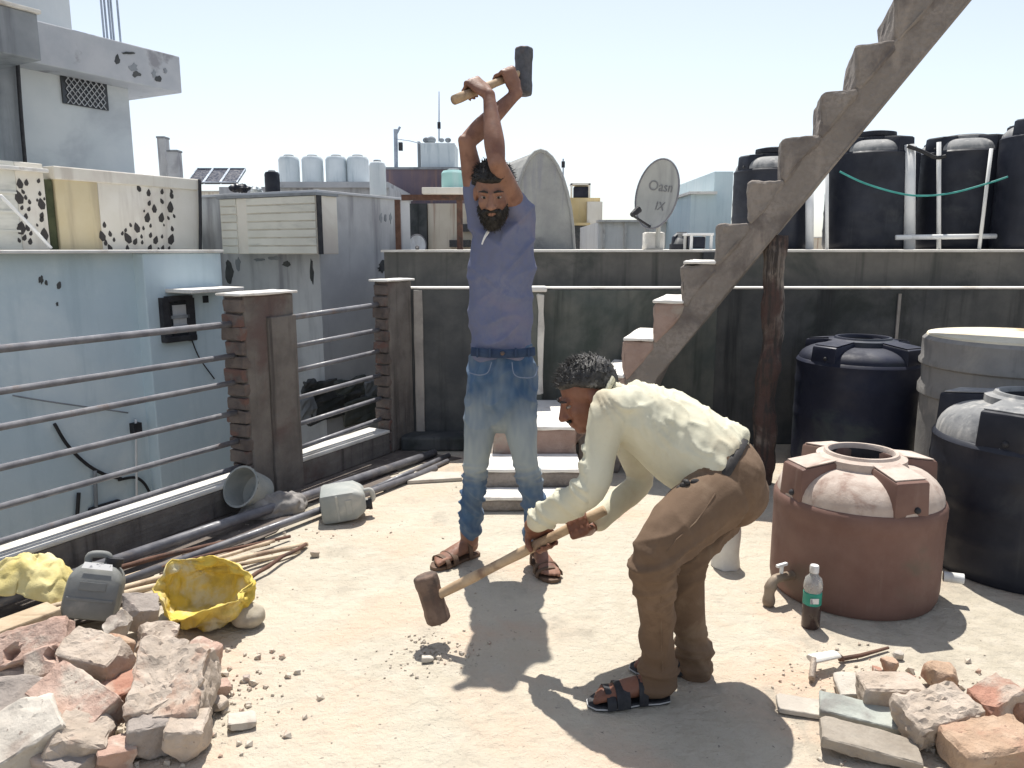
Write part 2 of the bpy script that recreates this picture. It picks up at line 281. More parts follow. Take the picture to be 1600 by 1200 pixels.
# ------------------------------------------------------------------ mesh helpers
ORIGIN = {}
class MB:
    def __init__(self):
        self.v = []; self.f = []
    def add(self, vs, fs):
        o = len(self.v)
        self.v += [tuple(p) for p in vs]
        self.f += [tuple(i + o for i in q) for q in fs]
        return self
    def prism(self, poly, z0, z1):
        n = len(poly)
        a = sum(poly[i][0] * poly[(i + 1) % n][1] - poly[(i + 1) % n][0] * poly[i][1] for i in range(n))
        if a < 0: poly = list(reversed(poly))
        vs = [(p[0], p[1], z0) for p in poly] + [(p[0], p[1], z1) for p in poly]
        fs = [tuple(reversed(range(n))), tuple(range(n, 2 * n))] + [(i, (i + 1) % n, n + (i + 1) % n, n + i) for i in range(n)]
        return self.add(vs, fs)
    def box(self, c, s, rot=None):
        hx, hy, hz = s[0] / 2, s[1] / 2, s[2] / 2
        vs = [Vector((x, y, z)) for z in (-hz, hz) for x, y in ((-hx, -hy), (hx, -hy), (hx, hy), (-hx, hy))]
        if rot is not None: vs = [rot @ v for v in vs]
        vs = [v + Vector(c) for v in vs]
        return self.add(vs, [(3, 2, 1, 0), (4, 5, 6, 7), (0, 1, 5, 4), (1, 2, 6, 5), (2, 3, 7, 6), (3, 0, 4, 7)])
    def uvbox(self, u0, u1, v0, v1, z0, z1):
        p = [R(u0, v0, 0), R(u1, v0, 0), R(u1, v1, 0), R(u0, v1, 0)]
        return self.prism([(q.x, q.y) for q in p], z0, z1)
    def lathe(self, prof, c, n=40, a0=0.0):
        c = Vector(c); vs = []; fs = []; rows = []
        for r, z in prof:
            if r < 1e-5:
                vs.append(c + Vector((0, 0, z))); rows.append([len(vs) - 1])
            else:
                row = []
                for k in range(n):
                    t = a0 + 2 * math.pi * k / n
                    vs.append(c + Vector((r * math.cos(t), r * math.sin(t), z))); row.append(len(vs) - 1)
                rows.append(row)
        for a, b in zip(rows[:-1], rows[1:]):
            for k in range(n):
                k2 = (k + 1) % n
                if len(a) == 1 and len(b) == 1: continue
                if len(a) == 1: fs.append((a[0], b[k2], b[k]))
                elif len(b) == 1: fs.append((a[k], a[k2], b[0]))
                else: fs.append((a[k], a[k2], b[k2], b[k]))
        return self.add(vs, fs)
    def tube(self, pts, r, n=8, ref=None, caps=True):
        pts = [Vector(p) for p in pts]
        rr = r if isinstance(r, (list, tuple)) else [r] * len(pts)
        vs = []; fs = []
        side = None
        for i, p in enumerate(pts):
            t = (pts[min(i + 1, len(pts) - 1)] - pts[max(i - 1, 0)]).normalized()
            if side is None:
                s0 = Vector(ref) if ref else (Vector((0, 0, 1)) if abs(t.z) < 0.9 else Vector((1, 0, 0)))
                side = s0
            side = (side - t * side.dot(t)).normalized()
            up = t.cross(side)
            for k in range(n):
                a = 2 * math.pi * k / n
                q = rr[i]
                ra, rb = q if isinstance(q, (list, tuple)) else (q, q)
                vs.append(p + side * (ra * math.cos(a)) + up * (rb * math.sin(a)))
        for i in range(len(pts) - 1):
            for k in range(n):
                k2 = (k + 1) % n
                fs.append((i * n + k, i * n + k2, (i + 1) * n + k2, (i + 1) * n + k))
        if caps:
            fs.append(tuple(reversed(range(n))))
            fs.append(tuple((len(pts) - 1) * n + k for k in range(n)))
        return self.add(vs, fs)
    def ell(self, c, s, rot=None, nu=18, nv=12):
        c = Vector(c); vs = []; fs = []
        vs.append(Vector((0, 0, -1)))
        for j in range(1, nv):
            ph = -math.pi / 2 + math.pi * j / nv
            for k in range(nu):
                a = 2 * math.pi * k / nu
                vs.append(Vector((math.cos(ph) * math.cos(a), math.cos(ph) * math.sin(a), math.sin(ph))))
        vs.append(Vector((0, 0, 1)))
        vs = [Vector((v.x * s[0], v.y * s[1], v.z * s[2])) for v in vs]
        if rot is not None: vs = [rot @ v for v in vs]
        vs = [v + c for v in vs]
        for k in range(nu):
            fs.append((0, 1 + (k + 1) % nu, 1 + k))
            last = 1 + (nv - 2) * nu
            fs.append((last + k, last + (k + 1) % nu, len(vs) - 1))
        for j in range(nv - 2):
            for k in range(nu):
                a = 1 + j * nu + k; b = 1 + j * nu + (k + 1) % nu
                fs.append((a, b, b + nu, a + nu))
        return self.add(vs, fs)
    def mesh(self, name, origin, mat, smooth=False, bevel=0.0, rough=0.0, rseed=0, cuts=0):
        me = bpy.data.meshes.new(name)
        vs = [(p[0] - origin[0], p[1] - origin[1], p[2] - origin[2]) for p in self.v]
        me.from_pydata(vs, [], self.f)
        if bevel > 0 or cuts > 0:
            bm = bmesh.new(); bm.from_mesh(me)
            if bevel > 0:
                es = [e for e in bm.edges if len(e.link_faces) == 2 and e.calc_face_angle(0) > 0.5]
                bmesh.ops.bevel(bm, geom=es, offset=bevel, segments=2, affect='EDGES', profile=0.5, clamp_overlap=True)
            if cuts > 0:
                bmesh.ops.subdivide_edges(bm, edges=bm.edges, cuts=cuts, use_grid_fill=True)
            if rough > 0:
                bm.normal_update()
                for v in bm.verts:
                    q = v.co * 9 + Vector((rseed * 3.1, rseed * 1.7, 0))
                    v.co += v.normal * (mnoise.noise(q) * 0.6 + mnoise.noise(q * 3.1) * 0.4) * rough
            bm.to_mesh(me); bm.free()
        if smooth:
            me.polygons.foreach_set('use_smooth', [True] * len(me.polygons))
            me.update()
            if smooth != 'all':
                try: me.set_sharp_from_angle(angle=math.radians(38))
                except Exception: pass
        me.materials.append(M[mat])
        me.update()
        return me
    def part(self, name, mat, parent, **k):
        me = self.mesh(name, ORIGIN[parent.name], mat, **k)
        o = bpy.data.objects.new(name, me); C.objects.link(o); o.parent = parent
        ORIGIN[o.name] = ORIGIN[parent.name]
        return o
    def solo(self, name, mat, label=None, cat=None, group=None, kind=None, **k):
        xs = [p[0] for p in self.v]; ys = [p[1] for p in self.v]; zs = [p[2] for p in self.v]
        og = Vector(((min(xs) + max(xs)) / 2, (min(ys) + max(ys)) / 2, min(zs)))
        if kind == 'structure': og = Vector((0, 0, 0))
        me = self.mesh(name, og, mat, **k)
        o = bpy.data.objects.new(name, me); C.objects.link(o); o.location = og
        ORIGIN[o.name] = og
        tag(o, label, cat, group, kind)
        return o
def tag(o, label=None, cat=None, group=None, kind=None):
    if label: o['label'] = label
    if cat: o['category'] = cat
    if group: o['group'] = group
    if kind: o['kind'] = kind
    return o
def thing(name, loc, label, cat, group=None):
    o = bpy.data.objects.new(name, None); C.objects.link(o)
    o.location = loc; o.empty_display_size = 0.1
    ORIGIN[o.name] = Vector(loc)
    return tag(o, label, cat, group)
def copy_tree(o, parent=None):
    c = o.copy(); C.objects.link(c); c.parent = parent
    for ch in list(o.children):
        copy_tree(ch, c)
    return c
def rotm(x=0, y=0, z=0):
    return Matrix.Rotation(math.radians(z), 3, 'Z') @ Matrix.Rotation(math.radians(y), 3, 'Y') @ Matrix.Rotation(math.radians(x), 3, 'X')
def curve_pts(pts, per=6):
    pts = [Vector(p) for p in pts]; out = []
    for i in range(len(pts) - 1):
        p0 = pts[max(i - 1, 0)]; p1 = pts[i]; p2 = pts[i + 1]; p3 = pts[min(i + 2, len(pts) - 1)]
        for k in range(per):
            t = k / per
            out.append(0.5 * ((2 * p1) + (p2 - p0) * t + (2 * p0 - 5 * p1 + 4 * p2 - p3) * t * t + (3 * p1 - p0 - 3 * p2 + p3) * t ** 3))
    out.append(pts[-1])
    return out
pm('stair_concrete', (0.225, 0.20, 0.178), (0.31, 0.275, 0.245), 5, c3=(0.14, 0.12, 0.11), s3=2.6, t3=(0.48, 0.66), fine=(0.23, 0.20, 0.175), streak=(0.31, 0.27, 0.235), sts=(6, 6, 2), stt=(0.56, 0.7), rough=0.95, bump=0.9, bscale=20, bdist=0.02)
pm('stair_brick', (0.29, 0.20, 0.165), (0.38, 0.28, 0.235), 7, c3=(0.36, 0.31, 0.26), s3=4, t3=(0.5, 0.62), rough=0.95, bump=0.7, bscale=30, bdist=0.015)
pm('ice_wall', (0.52, 0.64, 0.68), (0.60, 0.70, 0.73), 1.5, streak=(0.48, 0.58, 0.62), rough=0.9, bump=0.05)
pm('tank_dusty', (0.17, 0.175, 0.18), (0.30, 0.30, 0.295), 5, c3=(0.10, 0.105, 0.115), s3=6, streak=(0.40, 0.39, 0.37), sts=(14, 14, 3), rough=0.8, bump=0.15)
pm('grit', (0.42, 0.365, 0.30), (0.54, 0.48, 0.40), 30, c3=(0.38, 0.26, 0.20), s3=22, t3=(0.56, 0.62), rough=0.97, bump=0)
pm('denim_dark', (0.022, 0.04, 0.085), (0.035, 0.06, 0.115), 20, rough=0.92, bump=0.2, bscale=120)
pm('denim_thread', (0.16, 0.20, 0.28), (0.20, 0.24, 0.32), 20, rough=0.92, bump=0)
pm('dark_mottled', (0.11, 0.09, 0.08), (0.17, 0.145, 0.125), 12, c3=(0.24, 0.205, 0.17), s3=9, t3=(0.55, 0.68), rough=0.97, bump=0.9, bscale=40)
pm('print_faint', (0.20, 0.20, 0.205), (0.24, 0.24, 0.24), 6, rough=0.7, bump=0)
# ------------------------------------------------------------------ the setting
g = MB(); g.add([(-1500, -1500, -7), (1500, -1500, -7), (1500, 1500, -7), (-1500, 1500, -7)], [(0, 1, 2, 3)])
g.solo('ground', 'ground_far', kind='structure')
fp = [R(-7, 0.2, 0), R(1.0, 0.2, 0), Vector((-0.62, 5.45, 0)), Vector((7, 5.45, 0)), Vector((7, -3, 0)), Vector((-4.6, -3, 0))]
g = MB(); g.prism([(p.x, p.y) for p in fp], -6.99, 0.0)
floor = g.solo('roof_floor', 'dust_floor', kind='structure')

# --- low kerb with pillars and rails
KERB = 0.165
kerb = thing('kerb_wall', R(-2, 0.1, 0), 'low concrete kerb with sunlit white top carrying the metal railing along the roof edge', 'kerb')
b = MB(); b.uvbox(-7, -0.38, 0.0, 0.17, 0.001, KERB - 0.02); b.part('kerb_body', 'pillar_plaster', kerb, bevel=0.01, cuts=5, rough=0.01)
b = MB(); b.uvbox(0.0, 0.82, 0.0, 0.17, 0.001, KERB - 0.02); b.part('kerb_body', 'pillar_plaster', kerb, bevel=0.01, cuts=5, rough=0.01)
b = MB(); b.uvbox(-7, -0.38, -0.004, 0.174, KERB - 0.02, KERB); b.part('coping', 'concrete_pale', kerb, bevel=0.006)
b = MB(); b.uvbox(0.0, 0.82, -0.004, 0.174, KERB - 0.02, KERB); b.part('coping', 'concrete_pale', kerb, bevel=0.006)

def pillar(u0, u1, h, label, cap_over, panel=True, wv=0.15):
    t = thing('brick_pillar', R((u0 + u1) / 2, 0.1, 0), label, 'pillar', 'pillars of the roof railing')
    b = MB(); b.uvbox(u0 + 0.03, u1, 0.0, wv, 0.001, h); b.part('core', 'pillar_plaster', t, bevel=0.012, cuts=6, rough=0.008, rseed=u0)
    # the end towards the camera shows bare brick courses
    mesh = None
    nb = 15
    ch = (h - 0.02) / nb
    for i in range(nb):
        z = 0.008 + ch * i
        b2 = MB()
        off = 0.004 * ((i * 7) % 3)
        b2.uvbox(u0 + off, u0 + 0.055, 0.004 + 0.004 * (i % 2), wv - 0.004 - 0.005 * (i % 3), z, z + ch - 0.005 - 0.003 * ((i * 5) % 3))
        b2.part('brick', 'pillar_brick', t, bevel=0.006, cuts=2, rough=0.012, rseed=i)
    if panel:
        b = MB(); b.uvbox((u0 + u1) / 2 - 0.02, u1 - 0.002, -0.016, 0.01, 0.002, h - 0.12)
        b.part('plaster_panel', 'pillar_plaster', t, bevel=0.006, cuts=5, rough=0.005, rseed=3)
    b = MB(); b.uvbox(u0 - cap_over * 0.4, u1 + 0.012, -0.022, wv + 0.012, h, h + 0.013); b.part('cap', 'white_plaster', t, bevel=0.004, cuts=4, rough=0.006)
    return t
pillar(-0.38, 0.0, 1.112, 'nearer railing pillar with bare brick side and thin white cap', 0.03)
pillar(0.82, 1.10, 1.14, 'farther railing pillar standing at the corner where railing meets dark back wall', 0.02, panel=False, wv=0.12)

RAILZ = [0.965, 0.80, 0.66, 0.50, 0.345, 0.205]
names = ['topmost', 'second', 'third', 'fourth', 'fifth', 'lowest']
for sec, (u0, u1) in enumerate(((-7, -0.36), (-0.01, 0.84))):
    t = thing('metal_railing', R((max(u0, -2) + u1) / 2, 0.09, KERB),
              ['long steel railing of six tubes running left from the nearer pillar', 'short steel railing of six tubes between the two pillars'][sec],
              'railing', 'railings of the roof edge')
    for i, z in enumerate(RAILZ):
        zz = [z, z - 0.004 + (0.01 if sec else 0)]
        b = MB(); b.tube([R(u0, 0.075, zz[0]), R(u1, 0.075, zz[1] + (0.02 if sec else 0.006))], 0.0165 if i == 0 else 0.0145, n=10)
        b.part('rail', 'rail_steel', t, smooth='all')

# --- back parapet of the roof
bw = thing('parapet_wall', (2.5, 5.3, 0), 'dark weathered parapet wall behind the stairs at the back of the roof', 'wall')
BY = 5.22
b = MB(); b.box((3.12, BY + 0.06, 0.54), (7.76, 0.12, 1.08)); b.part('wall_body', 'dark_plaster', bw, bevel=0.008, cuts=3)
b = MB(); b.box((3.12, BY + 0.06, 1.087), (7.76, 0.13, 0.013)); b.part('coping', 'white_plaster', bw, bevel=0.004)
b = MB(); b.box((-0.635, BY - 0.012, 0.56), (0.06, 0.02, 1.03)); b.part('plaster_strip', 'concrete', bw, bevel=0.005, cuts=5, rough=0.012)
b = MB(); b.box((-0.42, BY - 0.10, 0.05), (0.66, 0.19, 0.098)); b.part('plinth', 'dark_plaster', bw, bevel=0.015)
b = MB(); b.box((0.78, BY - 0.006, 0.55), (1.22, 0.01, 1.05)); b.part('plaster_patch', 'mossy_plaster', bw, bevel=0.003)
b = MB(); b.box((2.62, BY - 0.006, 0.6), (0.02, 0.012, 0.9)); b.part('plaster_seam', 'concrete', bw)
pr = thing('wall_pier', (0.13, 5.16, 0), 'narrow peeling plaster pier with white top behind the standing man', 'pier')
b = MB(); b.box((0.13, 5.15, 0.535), (0.15, 0.13, 1.068)); b.part('pier_body', 'mossy_plaster', pr, bevel=0.01, cuts=5, rough=0.012, rseed=9)
b = MB(); b.box((0.19, 5.08, 0.72), (0.04, 0.012, 0.66)); b.part('peeled_edge', 'concrete_pale', pr, bevel=0.004, cuts=5, rough=0.02, rseed=4)
b = MB(); b.box((0.13, 5.15, 1.086), (0.2, 0.17, 0.034)); b.part('cap', 'white_plaster', pr, bevel=0.01)

# --- the open stair
st = thing('open_staircase', (1.3, 4.68, 0), 'steep open concrete staircase rising to the upper right on a sloping slab', 'staircase')
SA = math.radians(-18)                                    # the flight climbs to the right and a little towards the camera
SB = Vector((0.66, 4.50, 0)); SF = Vector((math.cos(SA), math.sin(SA), 0)); SW = Vector((-math.sin(SA), math.cos(SA), 0))
SDX, SDZ, WID = 0.1655, 0.2235, 0.62
def sz_prism(poly, w0, w1):
    n = len(poly)
    a = sum(poly[i][0] * poly[(i + 1) % n][1] - poly[(i + 1) % n][0] * poly[i][1] for i in range(n))
    if a < 0: poly = list(reversed(poly))
    vs = [SB + SF * p[0] + SW * w0 + Vector((0, 0, p[1])) for p in poly] + [SB + SF * p[0] + SW * w1 + Vector((0, 0, p[1])) for p in poly]
    fs = [tuple(range(n)), tuple(reversed(range(n, 2 * n)))] + [(i, i + n, (i + 1) % n + n, (i + 1) % n) for i in range(n)]
    m = MB(); m.add(vs, fs); return m
slope = SDZ / SDX
def zinner(s): return 0.815 + (s - SDX) * slope             # line through the inner corners of the steps
NS = 13
se = SDX * NS
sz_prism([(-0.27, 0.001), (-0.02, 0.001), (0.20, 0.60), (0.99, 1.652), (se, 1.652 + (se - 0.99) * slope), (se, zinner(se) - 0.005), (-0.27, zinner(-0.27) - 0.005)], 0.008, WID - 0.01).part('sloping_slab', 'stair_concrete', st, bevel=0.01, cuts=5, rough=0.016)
for i in range(-2, NS):
    x = SDX * i; z = 0.815 + SDZ * i
    j = 0.010 * math.sin(i * 2.3); k_ = 0.012 * math.cos(i * 1.7)
    m = sz_prism([(x - 0.012 + j, z - 0.014 + k_ * 0.4), (x + 0.012 + j, z - 0.001), (x + SDX + 0.01, z + 0.003), (x + SDX + 0.01, z - 0.045), (x + 0.02, z - SDZ - 0.015), (x - 0.004 + j * 0.6, z - SDZ + 0.015)], 0.0, WID)
    m.part('step', 'stair_brick' if i in (-2, -1, 0, 1) else 'stair_concrete', st, bevel=0.014, cuts=4, rough=0.018, rseed=i)
    if i < 3:
        m = MB(); q = SB + SF * (x + SDX / 2) + SW * (WID / 2) + Vector((0, 0, z + 0.010))
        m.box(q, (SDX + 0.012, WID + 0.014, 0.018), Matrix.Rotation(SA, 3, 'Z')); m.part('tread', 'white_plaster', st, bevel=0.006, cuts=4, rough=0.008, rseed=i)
zl = zinner(se)
q = SB + SF * (se + 0.7) + SW * (WID / 2)
b = MB(); b.box((q.x, q.y, zl - 0.08), (1.4, WID, 0.15), Matrix.Rotation(SA, 3, 'Z')); b.part('landing', 'stair_concrete', st, bevel=0.01)
q = SB + SF * (se + 1.2) + SW * (WID / 2)
b = MB(); b.box((q.x, q.y, (zl - 0.156) / 2), (0.23, 0.23, zl - 0.158), Matrix.Rotation(SA, 3, 'Z')); b.part('column', 'concrete', st, bevel=0.01)
# wide first steps in front of the landing
fs_ = thing('entry_steps', (0.1, 4.4, 0), 'three wide low steps with sunlit white treads behind the standing man', 'steps')
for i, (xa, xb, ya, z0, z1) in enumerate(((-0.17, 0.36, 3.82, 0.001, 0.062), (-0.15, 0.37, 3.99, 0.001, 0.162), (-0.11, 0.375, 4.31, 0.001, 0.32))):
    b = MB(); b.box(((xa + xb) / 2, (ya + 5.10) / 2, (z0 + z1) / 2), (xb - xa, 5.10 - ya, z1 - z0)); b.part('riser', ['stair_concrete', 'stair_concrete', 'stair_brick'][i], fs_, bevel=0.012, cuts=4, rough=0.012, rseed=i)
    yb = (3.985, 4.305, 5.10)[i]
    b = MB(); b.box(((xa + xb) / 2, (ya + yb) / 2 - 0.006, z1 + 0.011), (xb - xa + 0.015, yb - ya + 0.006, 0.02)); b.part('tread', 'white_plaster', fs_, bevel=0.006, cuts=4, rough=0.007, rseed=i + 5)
# timber prop under the stair
b = MB()
pts = []; rr = []
for k in range(15):
    z = 1.42 * k / 14
    pts.append((1.462 + 0.012 * math.sin(k * 0.9) + 0.02 * (k / 14 - 0.5), 4.32 + 0.008 * math.cos(k * 1.3), z)); rr.append(0.058 + 0.007 * math.sin(k * 2.1) + (0.006 if k < 5 else 0))
b.tube(pts, rr, n=14)
b.solo('timber_post', 'wood_post', 'rough weathered timber post propping the open staircase', 'post', smooth='all', cuts=2, rough=0.02)

# --- neighbour's flat roof behind the parapet
nb = thing('neighbour_house', (3, 7.5, -6.99), 'plain grey flat roofed house directly behind the parapet carrying the black tanks', 'house')
b = MB(); b.prism([(-0.92, 5.60), (8, 5.60), (8, 11.2), (-0.4, 11.2)], -6.99, 1.325); b.part('wall', 'neighbour_wall', nb)
b = MB(); b.prism([(-0.94, 5.58), (8.02, 5.58), (8.02, 11.22), (-0.42, 11.22)], 1.325, 1.34); b.part('roof_slab', 'concrete_pale', nb)
b = MB(); b.box((1.42, 5.585, 1.05), (0.10, 0.03, 0.55)); b.part('drain_stain', 'dark_plaster', nb)

# ------------------------------------------------------------------ house across the alley, left
ha = thing('alley_house', R(0, 4.5, -6.99), 'pale blue house across the alley with leaf patterned parapet and roof room', 'house')
VA = 2.4
u345 = UZ(345, 395, VA)[0]; u222 = UZ(222, 392, VA)[0]
b = MB(); b.uvbox(-6, u222, VA + 0.12, 8.5, -6.99, 1.315); b.part('wall', 'pale_blue_wall', ha)
b = MB(); b.uvbox(u222, u345, VA, 8.5, -6.99, 1.315); b.part('wall', 'pale_blue_wall', ha, bevel=0.01)
b = MB(); b.uvbox(-6, u345 + 0.01, VA - 0.03, VA + 0.75, 1.315, 1.34); b.part('ledge', 'white_plaster', ha, bevel=0.006)
# window with shade slab
def on(px0, py0, px1, py1, v, th, name, mat, parent, out=True, **k):
    u0, z0 = UZ(px0, py1, v); u1, z1 = UZ(px1, py0, v)
    za = UZ((px0 + px1) / 2, py0, v)[1]; zb = UZ((px0 + px1) / 2, py1, v)[1]
    m = MB(); m.uvbox(u0, u1, v - th, v - 0.002 if False else v + 0.003, zb, za)
    return m.part(name, mat, parent, **k)
def blob(px, py, w_, h_, v, th, name, mat, parent, seed):
    br = random.Random(seed); n = 13; pts = []
    for k in range(n):
        a = 2 * math.pi * k / n; q = br.uniform(0.55, 1.15)
        u, z = UZ(px + w_ * q * math.cos(a), py + h_ * q * math.sin(a), v); pts.append((u, z))
    vs = [R(u, v - th, z) for u, z in pts] + [R(u, v + 0.002, z) for u, z in pts]
    m = MB(); m.add(vs, [tuple(range(n))] + [(i, i + n, (i + 1) % n + n, (i + 1) % n) for i in range(n)])
    return m.part(name, mat, parent)
w = on(254, 466, 296, 530, VA, 0.03, 'window', 'window_dark', ha)
on(252, 465, 258, 532, VA, 0.05, 'window_frame', 'black_metal', w); on(290, 465, 297, 532, VA, 0.05, 'window_frame', 'black_metal', w)
on(268, 476, 287, 520, VA, 0.035, 'window_pane', 'grey_house', w)
on(256, 462, 292, 470, VA, 0.07, 'window_frame', 'black_metal', w)
on(262, 492, 290, 497, VA, 0.05, 'window_bar', 'grey_block', w); on(262, 508, 290, 512, VA, 0.05, 'window_bar', 'grey_block', w)
on(252, 524, 300, 533, VA, 0.07, 'window_sill', 'black_metal', w, bevel=0.006)
on(258, 449, 341, 455, VA, 0.32, 'window_shade', 'white_plaster', ha, bevel=0.006)
on(317, 462, 324, 473, VA, 0.012, 'vent_hole', 'window_dark', ha)
for (px, py, r) in ((64, 437, 4), (72, 442, 2.5), (92, 446, 3.5), (89, 475, 2)):
    blob(px, py, r, 1.7 * r, VA + 0.12, 0.006, 'chipped_patch', 'dark_plaster', ha, px)
def wire(pts, v, r, name, mat, parent):
    q = []
    for px, py in pts:
        u, z = UZ(px, py, v); q.append(R(u, v, z))
    m = MB(); m.tube(curve_pts(q), r, n=6); return m.part(name, mat, parent, smooth='all')
wire([(85, 662), (105, 695), (135, 725), (165, 742), (190, 748)], VA + 0.09, 0.013, 'cable', 'black_cable', ha)
wire([(185, 750), (210, 746), (225, 755), (235, 772)], VA + 0.09, 0.012, 'cable', 'black_cable', ha)
wire([(148, 735), (150, 790), (148, 830)], VA + 0.09, 0.016, 'cable', 'grey_block', ha)
wire([(123, 770), (121, 800), (119, 830)], VA + 0.09, 0.016, 'cable', 'black_cable', ha)
wire([(300, 532), (312, 560), (335, 592)], VA - 0.02, 0.006, 'cable', 'black_cable', ha)
wire([(20, 618), (80, 628), (200, 645)], VA + 0.09, 0.006, 'cable', 'grey_block', ha)
wire([(212, 655), (213, 720), (214, 800)], VA + 0.08, 0.010, 'pipe', 'white_pvc', ha)
on(203, 660, 214, 676, VA + 0.12, 0.06, 'junction_box', 'black_metal', ha)
on(140, 785, 185, 840, VA + 0.12, 0.05, 'meter_box', 'black_metal', ha, bevel=0.02)
# leaf patterned parapet
VP = 3.1
def zt(px, py, v): return UZ(px, py, v)[1]
uL = -5.0
ztop_j = zt(250, 277, VP)
segs = [(-400, 30, 'louver'), (30, 74, 'cream_panel'), (90, 156, 'ochre_panel'), (156, 312, 'cream_panel')]
for (pa, pb, mt) in segs:
    ua = UZ(pa, 330, VP)[0] if pa > -300 else uL; ub = UZ(pb, 330, VP)[0]
    b = MB(); b.uvbox(ua, ub, VP, VP + 0.12, 1.34, ztop_j - (0.0 if pa > 80 else -0.02)); b.part('parapet_panel', mt, ha, bevel=0.008)
for k in range(3):
    z = zt(15, 300 + 30 * k, VP)
    b = MB(); b.uvbox(uL, UZ(28, 330, VP)[0], VP - 0.012, VP + 0.02, z - 0.012, z + 0.004); b.part('slat', 'louver', ha)
b = MB(); b.uvbox(uL, UZ(76, 330, VP)[0], VP - 0.06, VP + 0.14, zt(40, 268, VP), zt(40, 262, VP)); b.part('top_rail', 'white_plaster', ha, bevel=0.006)
b = MB(); b.uvbox(UZ(75, 330, VP)[0], UZ(89, 330, VP)[0], VP + 0.02, VP + 0.1, 1.34, zt(80, 280, VP)); b.part('mossy_post', 'moss', ha, bevel=0.01)
b = MB(); b.uvbox(UZ(88, 330, VP)[0], UZ(312, 330, VP)[0], VP - 0.02, VP + 0.14, ztop_j - 0.09, ztop_j + 0.012); b.part('top_band', 'cream_panel', ha, bevel=0.01)
b = MB(); b.uvbox(UZ(313, 330, VP)[0], UZ(346, 330, VP)[0], VP + 0.3, VP + 3, 1.34, zt(330, 283, VP)); b.part('wall', 'pale_house', ha)
wire([(312, 280), (313, 340), (313, 393)], VP - 0.03, 0.016, 'drain_pipe', 'black_metal', ha)
wire([(0, 305), (40, 345), (80, 388)], VP - 0.12, 0.014, 'stair_rail', 'white_pvc', ha)
# leaf motifs
def leaf_mesh():
    m = MB(); n = 12; vs = []
    for k in range(n):
        a = 2 * math.pi * k / n
        rr = 1.0 + (0.45 if k == 3 else 0) - 0.12 * (k % 2)
        vs.append((math.cos(a) * rr * 0.8, 0.0, math.sin(a) * rr))
    vs2 = [(v[0], 0.006 / 0.03, v[2]) for v in vs]
    m.add(vs + vs2, [tuple(range(n))] + [(i, i + n, (i + 1) % n + n, (i + 1) % n) for i in range(n)])
    return m.mesh('leaf_motif', (0, 0, 0), 'leaf_print')
lm = leaf_mesh()
lr = random.Random(3)
spots = [(160, 370, 7), (163, 352, 4), (172, 366, 4), (178, 375, 3), (165, 380, 4), (172, 388, 5), (200, 373, 8), (196, 360, 3), (214, 357, 7), (204, 352, 3), (211, 378, 5), (199, 388, 4), (191, 365, 3), (221, 370, 3), (222, 379, 3),
         (217, 295, 5), (232, 302, 5), (233, 318, 4), (241, 327, 6), (230, 341, 7), (253, 300, 4), (253, 315, 4), (252, 341, 7), (266, 325, 8), (268, 306, 5), (268, 299, 3), (225, 330, 2), (224, 357, 3), (235, 353, 3), (243, 376, 6), (253, 370, 3), (267, 375, 8), (269, 358, 4), (235, 368, 4), (256, 352, 2), (234, 388, 5), (254, 388, 4), (263, 341, 3), (272, 338, 3), (248, 390, 3), (264, 388, 3),
         (31, 288, 6), (41, 286, 4), (30, 310, 8), (40, 309, 3), (46, 316, 3), (65, 320, 7), (58, 313, 2), (69, 311, 2), (34, 325, 3), (40, 339, 4), (45, 327, 3), (65, 337, 4), (30, 352, 3), (33, 358, 8), (43, 357, 4), (48, 365, 3), (65, 343, 4), (38, 372, 4), (69, 368, 8), (47, 378, 4), (30, 376, 3), (60, 283, 3), (62, 303, 3), (58, 352, 2), (36, 300, 3)]
for px, py, r in spots:
    u, z = UZ(px, py, VP)
    s = r * 0.0062 * 0.85
    o = bpy.data.objects.new('leaf_motif', lm); C.objects.link(o); o.parent = ha
    o.location = R(u, VP - 0.004, z) - ORIGIN['alley_house']
    o.rotation_euler = (0, lr.uniform(-0.5, 0.5), math.pi / 2 - RA)
    o.scale = (s, 0.03, s * 1.1)
# room on the roof
VR, VF = 4.3, 4.0
u30, z_b = UZ(30, 262, VR); u205, _ = UZ(205, 200, VR)
zf0 = 2.955; zf1 = 3.32
rm = thing('roof_room', R(1.5, 6.5, 1.34), 'pale grey roof room with deep stained overhanging slab and latticed window', 'house')
b = MB(); b.uvbox(u30, u205, VR, 9.5, 1.34, zf0 + 0.01); b.part('wall', 'pale_house', rm)
uf283 = UZ(283, 120, VF)[0]
b = MB(); b.uvbox(-3.5, uf283, VF, 9.6, zf0, zf1); b.part('roof_slab', 'fascia', rm, bevel=0.012)
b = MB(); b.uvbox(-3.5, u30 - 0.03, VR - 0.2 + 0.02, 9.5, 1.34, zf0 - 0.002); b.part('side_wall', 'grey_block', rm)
wire([(27, 92), (33, 180), (40, 262)], VR - 0.22, 0.018, 'drain_pipe', 'black_metal', rm)
u60, z15 = UZ(58, 22, 3.4); z90 = UZ(40, 90, 3.4)[1]
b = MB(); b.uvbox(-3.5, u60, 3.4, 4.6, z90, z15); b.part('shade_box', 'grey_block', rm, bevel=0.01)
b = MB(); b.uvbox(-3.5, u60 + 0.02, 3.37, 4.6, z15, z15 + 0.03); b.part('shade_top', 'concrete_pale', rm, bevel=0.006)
u110 = UZ(110, 20, 5.0)[0]
b = MB(); b.uvbox(-3, u110, 5.0, 9, zf1, zf1 + 2.2); b.part('upper_wall', 'pale_house', rm)
ww = on(98, 111, 163, 167, VR, 0.02, 'window', 'window_dark', rm)
ua, z1_ = UZ(98, 111, VR); ub, z0_ = UZ(163, 166, VR)
